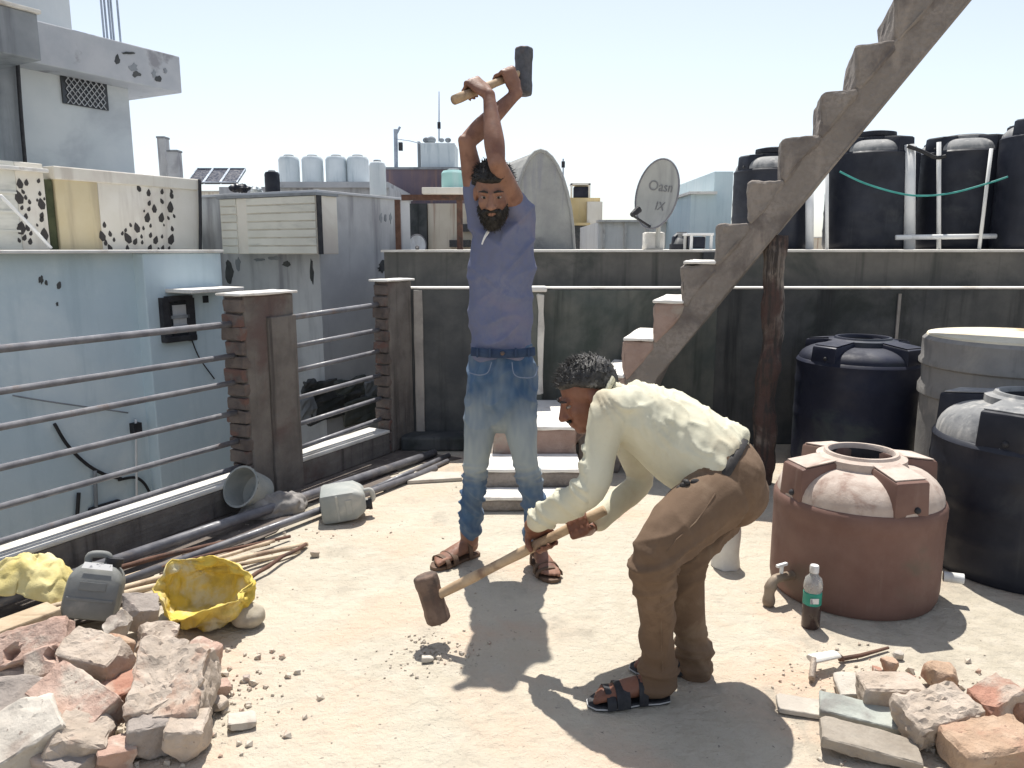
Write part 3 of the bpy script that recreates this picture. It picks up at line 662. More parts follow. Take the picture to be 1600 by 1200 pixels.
zA = UZ(130, 111, VR)[1]; zB = UZ(130, 166, VR)[1]
nl = 7
for s in (1, -1):
    for k in range(-4, nl + 1):
        # diagonal bars clipped to the opening
        a0 = ua + (ub - ua) * k / nl; hh = zA - zB; dx = hh * 0.85
        p = [(a0, zB), (a0 + dx, zA)] if s == 1 else [(a0, zA), (a0 + dx, zB)]
        (xa, za), (xb, zb) = p
        if xb <= ua or xa >= ub: continue
        if xa < ua: f = (ua - xa) / (xb - xa); za += (zb - za) * f; xa = ua
        if xb > ub: f = (ub - xa) / (xb - xa); zb = za + (zb - za) * f; xb = ub
        m = MB(); m.tube([R(xa, VR - 0.03, za), R(xb, VR - 0.03, zb)], 0.0045, n=5); m.part('lattice_bar', 'fascia', ww)
b = MB()
for q, (px, py, w_, h_) in enumerate(((183, 97, 6, 11), (208, 108, 10, 9), (213, 118, 9, 7), (240, 118, 5, 8), (248, 126, 8, 8), (258, 112, 4, 5), (200, 84, 14, 3))):
    blob(px, py - h_ * 0.3, w_ * 0.75, h_ * 0.8, VF, 0.003 + 0.001 * q, 'peeled_patch', 'grey_block' if q % 2 else 'dark_plaster', rm, q)
for px in (163, 168, 174, 178, 188):
    u = UZ(px, 60, VF + 0.3)[0]
    m = MB(); m.tube([R(u, VF + 0.3, zf1 - 0.01), R(u + 0.01, VF + 0.32, zf1 + 0.9), R(u - 0.01, VF + 0.3, zf1 + 1.6)], 0.011, n=6); m.part('reinforcing_bar', 'wire_steel', rm)

# ------------------------------------------------------------------ grey house beyond, with louvred balcony
hb = thing('grey_house', R(4, 4.5, -6.99), 'stained grey house behind the railing with cream louvred balcony', 'house')
VB = 2.0
ub0, zb0 = UZ(495, 300, VB); ub1 = UZ(640, 315, VB)[0]
b = MB(); b.uvbox(ub0, ub1, VB, 8.0, -6.99, 1.86); b.part('wall', 'grey_house', hb)
b = MB(); b.uvbox(ub0 - 0.03, ub1 + 0.02, VB - 0.03, 8.0, 1.86, 1.885); b.part('coping', 'fascia', hb, bevel=0.005)
# balcony: box on the face towards the camera
vb1 = VZ(345, 350, ub0 - 0.25)[0]; vb0 = VZ(496, 350, ub0 - 0.25)[0]
zt_b = VZ(420, 308, ub0 - 0.25)[1]; zb_b = VZ(420, 397, ub0 - 0.25)[1]
bal = MB(); bal.uvbox(ub0 - 0.25, ub0 + 0.02, vb0, vb1, zb_b, zt_b); balo = bal.part('balcony', 'cream_panel', hb, bevel=0.006)
for k in range(7):
    z = zb_b + (zt_b - zb_b) * (k + 0.08) / 7; hgt = (zt_b - zb_b) / 7
    m = MB(); m.uvbox(ub0 - 0.265, ub0 - 0.249, vb0 + 0.01, vb0 + 0.86, z, z + hgt * 0.86); m.part('louver_board', 'louver', balo, bevel=0.003)
    m = MB(); m.uvbox(ub0 - 0.265, ub0 - 0.249, vb0 + 1.0, vb1 - 0.02, z, z + hgt * 0.86); m.part('louver_board', 'louver', balo, bevel=0.003)
m = MB(); m.uvbox(ub0 - 0.275, ub0 + 0.02, vb0 - 0.02, vb1 + 0.02, zt_b, zt_b + 0.025); m.part('balcony_cap', 'grey_block', balo)
m = MB(); m.uvbox(ub0 - 0.255, ub0 - 0.2, vb0 - 0.014, vb0 - 0.001, zb_b, zt_b); m.part('balcony_edge', 'black_metal', balo)
for q, (px, py, w_, h_) in enumerate(((358, 415, 7, 30), (372, 408, 5, 18), (487, 415, 3, 34), (430, 402, 12, 5), (448, 410, 8, 7), (405, 405, 10, 4))):
    v0 = VZ(px - w_, py, ub0)[0]; v1 = VZ(px + w_, py, ub0)[0]; za = VZ(px, py - h_ * 0.4, ub0)[1]; zb = VZ(px, py + h_, ub0)[1]
    br = random.Random(q); n = 14; vm, zm = (v0 + v1) / 2, (za + zb) / 2; pts = [(vm + (v1 - v0) / 2 * math.cos(2 * math.pi * k / n) * br.uniform(0.5, 1.1), zm + (za - zb) / 2 * math.sin(2 * math.pi * k / n) * br.uniform(0.6, 1.1)) for k in range(n)]
    m = MB(); m.add([R(ub0 - 0.004 - 0.001 * q, a_, b_) for a_, b_ in pts] + [R(ub0 + 0.002, a_, b_) for a_, b_ in pts], [tuple(range(n))] + [(i, i + n, (i + 1) % n + n, (i + 1) % n) for i in range(n)]); m.part('damp_streak', 'grey_block' if q % 2 else 'dark_plaster', hb)
for q, (px, py, w_, h_) in enumerate(((595, 340, 2, 8), (602, 340, 2, 8), (610, 341, 2, 8), (600, 412, 10, 8), (596, 420, 7, 6))):
    blob(px, py, w_, h_, VB, 0.003 + 0.001 * q, 'chipped_patch', 'grey_block' if q < 3 else 'dark_plaster', hb, q + 20)
# rubble heaped low against that house, seen through the short railing
for q, (px, py, w_, h_) in enumerate(((500, 612, 26, 16), (545, 606, 24, 14), (580, 612, 12, 18), (520, 636, 40, 16), (565, 640, 30, 18), (478, 640, 12, 20), (480, 602, 9, 8))):
    on(px - w_, py - h_, px + w_, py + h_, VB, 0.02 + 0.004 * q, 'fallen_plaster', ['dark_plaster', 'mossy_plaster', 'grey_block'][q % 3], hb, bevel=0.02, cuts=3, rough=0.06, rseed=q)

# ------------------------------------------------------------------ further roofs
def block(px0, py0, px1, Y, depth, z0=-6.99):
    a = P(px0, py0, Y); b_ = P(px1, py0, Y)
    m = MB(); m.box(((a.x + b_.x) / 2, Y + depth / 2, (z0 + a.z) / 2), (b_.x - a.x, depth, a.z - z0)); return m
def rect(px0, py0, px1, py1, Y, depth):
    a = P(px0, py0, Y); b_ = P(px1, py1, Y)
    m = MB(); m.box(((a.x + b_.x) / 2, Y + depth / 2, (a.z + b_.z) / 2), (b_.x - a.x, depth, a.z - b_.z)); return m
h = thing('white_tank_house', P(520, 350, 17) * 1, 'dusky low house roof carrying a row of white water tanks', 'house'); h.location.z = ORIGIN[h.name].z = -6.99
block(342, 292, 608, 16.5, 8).part('wall', 'grey_house', h); rect(435, 284, 606, 293, 16.4, 5).part('plinth', 'fascia', h)
h = thing('maroon_house', P(670, 300, 20), 'dark maroon house block below the grey box tank', 'house'); h.location.z = ORIGIN[h.name].z = -6.99
block(600, 263, 740, 20, 6).part('wall', 'maroon', h); rect(602, 261, 742, 264.5, 19.95, 6).part('coping', 'grey_block', h)
h = thing('beige_shed', P(690, 350, 11.8), 'rust streaked beige shed beside the grey house', 'shed'); h.location.z = ORIGIN[h.name].z = -6.99
block(668, 318, 760, 11.8, 3).part('wall', 'beige_house', h)
rect(640, 318, 668, 412, 11.75, 1).part('side_wall', 'dark_plaster', h)
rect(722, 350, 740, 362, 11.7, 0.2).part('window', 'window_dark', h)
rect(702, 375, 735, 386, 11.65, 0.2).part('window', 'window_dark', h)
sh = thing('roof_shelter', P(720, 440, 7.6), 'rusty metal post and beam frame with white slab beside the standing man', 'shelter')
a = P(718, 312, 7.6); 
m = MB(); m.box((a.x, 7.6, (1.335 + a.z) / 2), (0.055, 0.055, a.z - 1.335)); m.part('post', 'rust', sh)
m = MB(); q0 = P(628, 315, 7.6); q1 = P(770, 315, 7.6); m.box(((q0.x + q1.x) / 2, 7.6, a.z + 0.02), (q1.x - q0.x, 0.07, 0.05)); m.part('beam', 'rust', sh)
m = MB(); q0 = P(662, 310, 7.6); q1 = P(732, 310, 7.6); m.box(((q0.x + q1.x) / 2, 7.65, a.z + 0.075), (q1.x - q0.x, 0.4, 0.06)); m.part('slab', 'cream_panel', sh, bevel=0.006)
m = MB(); q0 = P(632, 315, 7.9); m.box((q0.x - 0.03, 7.62, (1.335 + a.z) / 2 - 0.0), (0.05, 0.05, a.z - 1.335)); m.part('post', 'rust', sh)
# grey barrel vault behind the standing man
va = thing('vaulted_hut', P(848, 388, 10), 'grey cement barrel vault hut with pointed arch front behind the standing man', 'hut')
c0 = P(851, 388, 10); top = P(843, 235, 10); hw = (P(897, 388, 10).x - P(805, 388, 10).x) / 2
vs = []; N_ = 17
back = Vector((-0.62, 2.2, 0))
prof = []
for k in range(N_):
    t = math.pi * k / (N_ - 1)
    prof.append((c0.x + hw * math.copysign(abs(math.cos(t)) ** 1.05, math.cos(t)) - 0.06 * math.sin(t), 1.335 + (top.z - 1.335) * math.sin(t) ** 0.9))
vs = [(p[0], 10, p[1]) for p in prof] + [(p[0] + back.x, 10 + back.y, p[1]) for p in prof]
m = MB(); m.add(vs, [tuple(range(N_)), tuple(reversed(range(N_, 2 * N_)))] + [(i + 1, i, i + N_, i + 1 + N_) for i in range(N_ - 1)] + [(0, N_ - 1, 2 * N_ - 1, N_)])
m.part('shell', 'vault', va)
m = MB()
m.tube([(p[0], 9.99, p[1]) for p in prof], 0.022, n=6); m.part('rim', 'vault', va)
h = thing('yellow_house', P(912, 388, 22), 'small yellow house with dark doorway right of the vaulted hut', 'house'); h.location.z = ORIGIN[h.name].z = -6.99
block(880, 309, 938, 22, 5).part('wall', 'yellow_house', h)
rect(886, 352, 918, 390, 21.9, 0.3).part('doorway', 'window_dark', h)
rect(918, 315, 940, 390, 21.8, 0.5).part('pier', 'cream_panel', h)
rect(884, 348, 922, 352, 21.7, 0.6).part('lintel', 'yellow_house', h)
h = thing('white_compound', P(990, 388, 15), 'long low whitewashed wall behind the satellite dish', 'wall'); h.location.z = ORIGIN[h.name].z = -6.99
block(935, 347, 1090, 15, 4).part('wall', 'white_wall', h)
for k in range(4):
    rect(942 + k * 34, 346, 945 + k * 34, 388, 14.95, 0.1).part('wall_rib', 'concrete_pale', h)
rect(935, 343.5, 1092, 347, 14.9, 0.4).part('coping', 'concrete_pale', h)
h = thing('pale_blue_hut', P(1110, 388, 13), 'pale blue box shaped stair hut between satellite dish and staircase', 'hut'); h.location.z = ORIGIN[h.name].z = -6.99
block(1080, 302, 1120, 13, 3).part('wall', 'ice_wall', h); block(1117, 268, 1146, 13.4, 3).part('upper_wall', 'ice_wall', h)
rect(1078, 299, 1121, 303, 12.9, 3.2).part('coping', 'white_plaster', h)
for i, (px0, py0, px1, Y, mt, lab) in enumerate(((230, 300, 345, 30, 'white_wall', 'distant whitewashed house under the solar panels'), (1000, 372, 1320, 60, 'beige_house', 'distant low beige house on the horizon right of the dish'), (600, 330, 800, 40, 'white_wall', 'distant pale house glimpsed behind the rusty shelter frame'))):
    h = thing('distant_house', P((px0 + px1) / 2, py0, Y), lab, 'house', 'distant houses'); h.location.z = ORIGIN[h.name].z = -6.99
    block(px0, py0, px1, Y, 10).part('wall', mt, h)
    rect(px0 - 2, py0 - 2, px1 + 2, py0, Y - 0.1, 10.2).part('coping', 'concrete_pale', h)
    for k in range(3):
        x_ = px0 + (px1 - px0) * (0.2 + 0.28 * k)
        rect(x_, py0 + 12, x_ + 8, py0 + 22, Y - 0.06, 0.1).part('window', 'window_dark', h)
# ------------------------------------------------------------------ water tanks
def lug_tank(name, c, R_, H, mat, top_mat, label, angs, group, ribs=(0.33, 0.66), hole=True, tilt=0.0, dome=0.14, n=48, lid=False):
    c = Vector(c)
    t = thing(name, c, label, 'water tank', group)
    hs = H - dome                       # shoulder height
    prof = [(0, 0.002), (R_ * 0.96, 0.002), (R_ * 0.985, 0.02)]
    for z in [0.05 + k * (hs - 0.08) / 24 for k in range(25)]:
        rr = R_
        for q in ribs:
            d_ = abs(z - q * hs)
            if d_ < 0.03: rr = R_ * (1 + 0.012 * (1 - d_ / 0.03))
        prof.append((rr, z))
    prof.append((R_ * 1.008, hs - 0.01)); 
    body_prof = prof + [(R_ * 0.985, hs + 0.004), (R_ * 0.97, hs + 0.008)]
    b = MB(); b.lathe(body_prof, c, n); body = b.part('body', mat, t, smooth=True)
    rim = R_ * 0.41
    dprof = []
    for k in range(9):
        a = math.pi / 2 * k / 8
        dprof.append((rim + (R_ * 0.968 - rim) * math.cos(a), hs + 0.006 + (dome - 0.03) * math.sin(a)))
    b = MB(); b.lathe(dprof, c, n); b.part('dome', top_mat, t, smooth=True)
    for a in angs:
        m = Matrix.Rotation(math.radians(a), 3, 'Z')
        L_ = R_ * 0.985 - rim * 0.9; wd = R_ * 0.48
        # block lug: slopes gently up towards the rim
        def q(x, y, z): return c + m @ Vector((x, y, z))
        x0_, x1_ = rim * 0.85, R_ * 0.985
        vs = [q(x0_, -wd * 0.5, hs - 0.05), q(x1_ - 0.005, -wd * 0.5, hs - 0.05), q(x1_ - 0.005, wd * 0.5, hs - 0.05), q(x0_, wd * 0.5, hs - 0.05),
              q(x0_, -wd * 0.42, H + 0.004), q(x1_ - 0.012, -wd * 0.46, H - 0.022), q(x1_ - 0.012, wd * 0.46, H - 0.022), q(x0_, wd * 0.42, H + 0.004)]
        b = MB(); b.add(vs, [(3, 2, 1, 0), (4, 5, 6, 7), (0, 1, 5, 4), (1, 2, 6, 5), (2, 3, 7, 6), (3, 0, 4, 7)])
        lug = b.part('lug', mat, t, smooth=True, bevel=0.012)
        vs2 = [q(x0_ + 0.01, -wd * 0.38, H + 0.0045), q(x1_ - 0.03, -wd * 0.42, H - 0.0185), q(x1_ - 0.03, wd * 0.42, H - 0.0185), q(x0_ + 0.01, wd * 0.38, H + 0.0045)]
        b = MB(); b.add([v + Vector((0, 0, 0.0)) for v in vs2] + [v + Vector((0, 0, 0.004)) for v in vs2], [(3, 2, 1, 0), (4, 5, 6, 7), (0, 1, 5, 4), (1, 2, 6, 5), (2, 3, 7, 6), (3, 0, 4, 7)])
        b.part('lug_top', top_mat, lug)
        b = MB(); b.ell(q(x1_ - 0.006, wd * 0.12, hs + 0.03), (0.012, 0.012, 0.012)); b.part('bolt_hole', 'black_metal', lug)
    # neck, with the open mouth or a lid
    b = MB()
    b.lathe([(rim * 1.3, H - 0.05), (rim * 1.28, H + 0.002), (rim * 1.08, H + 0.009), (rim * 1.04, H + 0.02), (rim * 0.95, H + 0.02), (rim * 0.9, H + 0.006), (rim * 0.9, H - 0.10), (rim * 0.86, hs - 0.12), (0, hs - 0.12)], c, n)
    b.part('mouth_ring', top_mat if not lid else mat, t, smooth=True)
    b = MB(); b.lathe([(rim * 0.897, H + 0.0), (rim * 0.89, H - 0.12), (0, H - 0.122)], c, n); b.part('mouth_inside', 'black_metal', t)
    if lid:
        b = MB(); b.lathe([(rim * 1.12, H + 0.012), (rim * 1.16, H + 0.03), (rim * 1.14, H + 0.06), (rim * 0.7, H + 0.075), (0, H + 0.08)], c, n); b.part('lid', mat, t, smooth=True)
    return t
FLOOR_T = 'water tanks standing on the roof floor'
ROOF_T = 'black water tanks along the neighbouring roof'
tb = lug_tank('water_tank', (1.375, 2.93, 0), 0.315, 0.548, 'brown_plastic', 'brown_dusty', 'open brown plastic water tank with four lugs beside the bending man', (-78, 12, 102, 192), FLOOR_T, ribs=(0.9,), dome=0.155)
# outlet pipe and tap low on its left side
b = MB(); p0 = Vector((1.375 - 0.31, 2.80, 0.10)); b.tube(curve_pts([p0 + Vector((0.06, 0.02, 0)), p0 + Vector((-0.03, -0.02, 0.005)), p0 + Vector((-0.065, -0.04, 0.0)), p0 + Vector((-0.08, -0.045, -0.04)), p0 + Vector((-0.082, -0.05, -0.095))], 4), [0.018] * 9 + [0.02, 0.022, 0.024, 0.02, 0.02, 0.024, 0.024, 0.02], n=10)
tap = b.part('outlet_tap', 'brass', tb, smooth='all')
b = MB(); b.tube([p0 + Vector((-0.03, -0.02, 0.02)), p0 + Vector((-0.03, -0.02, 0.05))], 0.008, n=8); b.box(p0 + Vector((-0.03, -0.02, 0.055)), (0.055, 0.014, 0.012), rotm(z=30)); b.part('tap_handle', 'white_pvc', tap, bevel=0.003)
b = MB(); b.tube([(1.67, 2.80, 0.10), (1.735, 2.775, 0.10)], 0.02, n=12); b.part('outlet_stub', 'white_pvc', tb, smooth=True)
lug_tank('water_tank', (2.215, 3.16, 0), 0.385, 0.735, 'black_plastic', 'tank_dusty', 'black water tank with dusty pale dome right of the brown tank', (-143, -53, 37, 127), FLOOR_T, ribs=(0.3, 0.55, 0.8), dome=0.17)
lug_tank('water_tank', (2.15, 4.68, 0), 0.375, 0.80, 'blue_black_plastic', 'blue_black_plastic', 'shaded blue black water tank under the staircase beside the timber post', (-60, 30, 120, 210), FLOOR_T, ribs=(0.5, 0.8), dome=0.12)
gt = thing('cement_tank', (2.63, 3.95, 0), 'squat grey cement tank with pale flat top behind the black tank', 'water tank')
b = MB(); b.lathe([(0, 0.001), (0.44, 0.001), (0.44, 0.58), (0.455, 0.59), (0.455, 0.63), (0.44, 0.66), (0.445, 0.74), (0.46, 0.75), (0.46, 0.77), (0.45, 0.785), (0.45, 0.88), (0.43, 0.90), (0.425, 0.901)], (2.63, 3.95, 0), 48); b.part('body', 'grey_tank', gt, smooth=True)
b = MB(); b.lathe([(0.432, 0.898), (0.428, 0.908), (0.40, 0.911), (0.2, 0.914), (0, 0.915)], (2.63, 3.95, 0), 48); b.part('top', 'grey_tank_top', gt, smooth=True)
# tanks on the neighbouring roof
def roof_tank(px0, px1, py_top, Y, label, lid=True):
    a = P(px0, 388, Y); b_ = P(px1, 388, Y); tz = P((px0 + px1) / 2, py_top, Y).z
    r_ = (b_.x - a.x) / 2
    return lug_tank('roof_tank', ((a.x + b_.x) / 2, Y, 1.341), r_, tz - 1.341, 'black_plastic', 'tank_dusty', label, (-70, 20, 110, 200), ROOF_T, ribs=(0.2, 0.4, 0.6, 0.8), dome=0.16, lid=lid, n=36)
roof_tank(1143, 1258, 243, 8.2, 'black roof tank with pale dome seen left of the staircase')
roof_tank(1288, 1418, 218, 8.2, 'black roof tank right behind the staircase with green hose across it')
roof_tank(1426, 1560, 216, 8.3, 'black roof tank between two white pipes near the right edge', lid=False)
roof_tank(1556, 1700, 186, 7.6, 'tallest nearest black roof tank cut by the right picture edge')
# small tanks and table by the dish
roof_tank(1046, 1082, 366, 7.4, 'tiny black tub on the neighbouring roof beside the dish', lid=False)
tbw = thing('roof_table', P(1095, 388, 7.0), 'white table frame with dark front on the neighbouring roof near the stair', 'table')
q0 = P(1078, 366, 7.0); q1 = P(1116, 366, 7.0)
m = MB(); m.box(((q0.x + q1.x) / 2, 7.15, q0.z), (q1.x - q0.x, 0.3, 0.02)); m.part('top', 'white_pvc', tbw, bevel=0.003)
for x in (q0.x + 0.02, q1.x - 0.02):
    for y in (7.02, 7.28):
        m = MB(); m.box((x, y, (1.341 + q0.z - 0.01) / 2), (0.022, 0.022, q0.z - 0.011 - 1.341)); m.part('leg', 'white_pvc', tbw)
m = MB(); m.box(((q0.x + q1.x) / 2, 7.2, (1.341 + q0.z) / 2 - 0.005), (q1.x - q0.x - 0.08, 0.12, q0.z - 1.341 - 0.03)); m.part('drawer', 'blue_black_plastic', tbw, bevel=0.01)
# white pipes and green hose on the neighbouring roof
def pipe(name, pts, r, label, mat='white_pvc', cat='pipe', group=None, n=10):
    m = MB(); m.tube(pts, r, n=n); return m.solo(name, mat, label, cat, group, smooth='all')
WP = 'white pipes among the roof tanks'
def vp(px, pya, pyb, Y, r, label, px2=None):
    a = P(px, pya, Y); z0 = 1.341
    x2 = P(px2 or px, pyb, Y).x
    return pipe('white_pipe', [(a.x, Y, a.z), (x2, Y, z0)], r, label, group=WP)
vp(1292, 262, 388, 7.7, 0.018, 'thin white pipe standing left of the tank behind the staircase')
vp(1265, 290, 388, 7.8, 0.04, 'thick short white pipe half hidden below the staircase')
vp(1421, 226, 388, 7.8, 0.055, 'thickest white pipe standing between two black roof tanks')
vp(1467, 222, 388, 7.7, 0.02, 'thin upright white pipe in front of the second tank from the right edge')
vp(1549, 232, 388, 7.5, 0.016, 'thin slanting white pipe before the rightmost roof tank', px2=1530)
a = P(1400, 371, 7.55); b_ = P(1556, 369, 7.55)
pipe('white_pipe', [a, b_], 0.024, 'horizontal white pipe low across two black roof tanks', group=WP)
hp = [P(1312, 268, 7.6), P(1350, 286, 7.55), P(1400, 301, 7.5), P(1440, 306, 7.5), P(1490, 301, 7.5), P(1545, 286, 7.48), P(1575, 276, 7.4)]
m = MB(); m.tube(curve_pts(hp), 0.009, n=8); m.solo('green_hose', 'green_hose', 'green hose sagging across the black roof tanks', 'hose', smooth='all')
hp = [P(1418, 228, 7.75), P(1440, 236, 7.7), P(1462, 246, 7.68), P(1478, 244, 7.66)]
m = MB(); m.tube(curve_pts(hp), 0.018, n=8); m.solo('black_hose', 'black_cable', 'short black hose joining thick white pipe to a roof tank', 'hose', smooth='all')

# ------------------------------------------------------------------ satellite dish
def dish(name, c, face, up, rx, ry, depth, label, mat, texts=()):
    c = Vector(c); f = Vector(face).normalized(); u = Vector(up); u = (u - f * u.dot(f)).normalized(); r = u.cross(f)
    t = thing(name, (c.x, c.y, 1.341), label, 'satellite dish', 'satellite dishes')
    vs = []; fs = []; nr, na = 8, 40
    for side in (0, 1):
        base = len(vs)
        vs.append(c - f * (depth + 0.008 * side))
        for i in range(1, nr + 1):
            q = i / nr
            for k in range(na):
                a = 2 * math.pi * k / na
                vs.append(c + r * (rx * q * math.cos(a)) + u * (ry * q * math.sin(a)) - f * (depth * (1 - q * q) + 0.008 * side))
        for k in range(na):
            k2 = (k + 1) % na
            tri = (base, base + 1 + k, base + 1 + k2)
            fs.append(tri if side == 0 else tri[::-1])
            for i in range(nr - 1):
                a_ = base + 1 + i * na
                qd = (a_ + k, a_ + na + k, a_ + na + k2, a_ + k2)
                fs.append(qd if side == 0 else qd[::-1])
    m = MB(); m.add(vs, fs); m.part('reflector', mat, t, smooth='all')
    m = MB(); m.tube([c + r * (rx * math.cos(2 * math.pi * k / 40)) + u * (ry * math.sin(2 * math.pi * k / 40)) for k in range(41)], 0.008, n=6); m.part('rim', 'print_grey', t)
    lnb = c - u * ry * 0.75 + f * rx * 1.2
    m = MB(); m.tube([c - u * ry * 0.95 - f * 0.02, lnb], 0.011, n=6); m.part('feed_arm', 'black_metal', t)
    m = MB(); m.tube([lnb + u * 0.0, lnb + (c - lnb).normalized() * 0.09], [0.022, 0.032], n=10); m.part('receiver', 'black_metal', t)
    low = c - u * ry * 0.3 - f * (depth + 0.02)
    m = MB(); m.tube([low, Vector((low.x, low.y + 0.02, 1.36))], 0.02, n=8); m.part('mast', 'dish_grey', t)
    for txt, du, dr, sz in texts:
        cu = bpy.data.curves.new('lettering', 'FONT'); cu.body = txt; cu.size = sz; cu.align_x = 'CENTER'; cu.extrude = 0.0015; cu.space_character = 1.05
        to = bpy.data.objects.new('lettering_tmp', cu); C.objects.link(to)
        bpy.context.view_layer.update()
        me = bpy.data.meshes.new_from_object(to.evaluated_get(bpy.context.evaluated_depsgraph_get()))
        bpy.data.objects.remove(to)
        rot = Matrix((r, u, f)).transposed()
        qy = du; 
        for v in me.vertices:
            x_ = v.co.x + dr; y_ = v.co.y + du
            d_ = depth * (1 - min(1, (x_ / rx) ** 2 + (y_ / ry) ** 2))
            v.co = c + r * x_ + u * y_ - f * (d_ - 0.004 - v.co.z) - ORIGIN[t.name]
        me.materials.clear(); me.materials.append(M['print_faint'])
        o = bpy.data.objects.new('lettering', me); C.objects.link(o); o.parent = t
    return t
dc = P(1026, 303, 6.6)
dt = dish('satellite_dish', dc, (-0.70, -0.66, 0.12), (0.22, 0.0, 1), 0.215, 0.288, 0.05, 'large tilted grey satellite dish with faded lettering beside the staircase', 'dish_grey', (('Oasn', 0.03, 0.0, 0.115), ('IX', -0.125, 0.03, 0.10)))
m = MB(); q = P(1022, 372, 6.72); m.box((q.x, 6.75, 1.341 + 0.075), (0.17, 0.17, 0.148)); m.part('mount_block', 'concrete_pale', dt, bevel=0.015, cuts=3, rough=0.015)
# small far dish on the beige shed
def small_dish():
    c = P(652, 383, 11.5)
    t = dish('satellite_dish', c, (0.1, -0.95, 0.3), (0, 0, 1), 0.13, 0.16, 0.03, 'small white satellite dish on the wall of the beige shed', 'white_pvc')
    return t
small_dish()

# ------------------------------------------------------------------ things on far roofs
def plain_tank(name, px0, px1, py0, py1, Y, mat, label, group=None, lidr=0.45):
    a = P(px0, py1, Y); b_ = P(px1, py1, Y); tz = P((px0 + px1) / 2, py0, Y).z
    c = Vector(((a.x + b_.x) / 2, Y, a.z)); r_ = (b_.x - a.x) / 2; H = tz - a.z
    t = thing(name, c, label, 'water tank', group)
    b = MB(); b.lathe([(0, 0), (r_ * 0.97, 0), (r_, H * 0.04), (r_ * 0.985, H * 0.25), (r_, H * 0.5), (r_ * 0.985, H * 0.7), (r_, H * 0.82), (r_ * 0.85, H * 0.92), (r_ * lidr, H * 0.95), (0, H * 0.95)], c, 24); b.part('body', mat, t, smooth=True)
    b = MB(); b.lathe([(r_ * lidr * 1.05, H * 0.94), (r_ * lidr * 1.1, H * 0.97), (r_ * lidr * 0.9, H * 1.0), (0, H * 1.01)], c, 20); b.part('lid', 'grey_block', t, smooth=True)
    return t
WT = 'row of white tanks on the far roof'
for i, (a, b_, lab) in enumerate(((437, 469, 'first white tank from the left in the far row of tanks'), (473, 506, 'second white tank from the left in the far row'), (510, 543, 'third white tank from the left in the far row'), (543, 577, 'fourth white tank from the left in the far row'))):
    plain_tank('white_tank', a, b_, 242, 286, 17.5, 'white_tank', lab, WT)
plain_tank('white_tank', 578, 604, 250, 306, 14.5, 'white_tank', 'taller white tank at the right end of the far tank row', WT)
plain_tank('turquoise_tank', 690, 728, 264, 303, 7.75, 'turquoise_tank', 'pale turquoise tank standing on the white slab left of the man')
plain_tank('black_tub', 415, 438, 266, 304, 15.5, 'black_plastic', 'small black tub left of the white tank row')
gb = thing('box_tank', P(682, 262, 20.5), 'grey square box tank on top of the maroon house', 'water tank')
rect(652, 221, 656.5, 262, 20.6, 1.1).part('dark_side', 'grey_block', gb)
rect(656.5, 223, 711, 262, 20.5, 1.2).part('body', 'white_tank', gb, bevel=0.02)
for k, (px, r_) in enumerate(((666, 0.09), (674, 0.12), (690, 0.07), (700, 0.08))):
    c = P(px, 219, 20.8); m = MB(); m.ell(c, (r_, r_, r_ * 0.8)); m.part('valve', 'grey_block', gb)
m = MB(); m.tube([P(686, 221, 20.8), P(686, 175, 20.8), P(686, 143, 20.8)], [0.02, 0.015, 0.01], n=6); m.part('aerial', 'wire_steel', gb)
m = MB(); m.box(P(686, 196, 20.8), (0.08, 0.08, 0.16)); m.part('aerial_box', 'black_metal', gb)
up = thing('utility_pole', P(619, 262, 20.2), 'thin grey utility pole with a forked top on the far roof', 'pole')
m = MB(); m.tube([P(619, 262, 20.2), P(618, 202, 20.2)], 0.05, n=8); m.part('pole', 'wire_steel', up)
m = MB(); m.tube([P(618, 212, 20.2), P(625, 198, 20.2)], 0.03, n=6); m.part('fork', 'wire_steel', up)
m = MB(); m.tube([P(619, 217, 20.2), P(640, 220, 20.3), P(656, 224, 20.5)], 0.012, n=5); m.part('wire', 'wire_steel', up)
m = MB(); m.box(P(626, 229, 20.2), (0.1, 0.1, 0.2)); m.part('transformer', 'black_metal', up)
sp = thing('solar_panel', P(325, 288, 28), 'row of dark solar panels on the far white house', 'solar panels')
for k in range(3):
    a = P(292 + k * 26.5, 285, 28); b_ = P(317 + k * 26.5, 285, 28); tz = P(300, 264, 29)
    m = MB(); m.add([(a.x, 28, a.z), (b_.x, 28, a.z), (b_.x, 29, tz.z), (a.x, 29, tz.z), (a.x, 28.05, a.z - 0.06), (b_.x, 28.05, a.z - 0.06), (b_.x, 29.05, tz.z - 0.06), (a.x, 29.05, tz.z - 0.06)],
                    [(0, 1, 2, 3), (7, 6, 5, 4), (0, 4, 5, 1), (1, 5, 6, 2), (2, 6, 7, 3), (3, 7, 4, 0)])
    pn = m.part('panel', 'solar', sp)
    m = MB(); m.tube([(a.x, 27.98, a.z), (b_.x, 27.98, a.z), (b_.x, 28.99, tz.z + 0.01), (a.x, 28.99, tz.z + 0.01), (a.x, 27.98, a.z)], 0.03, n=5); m.part('frame', 'wire_steel', pn)
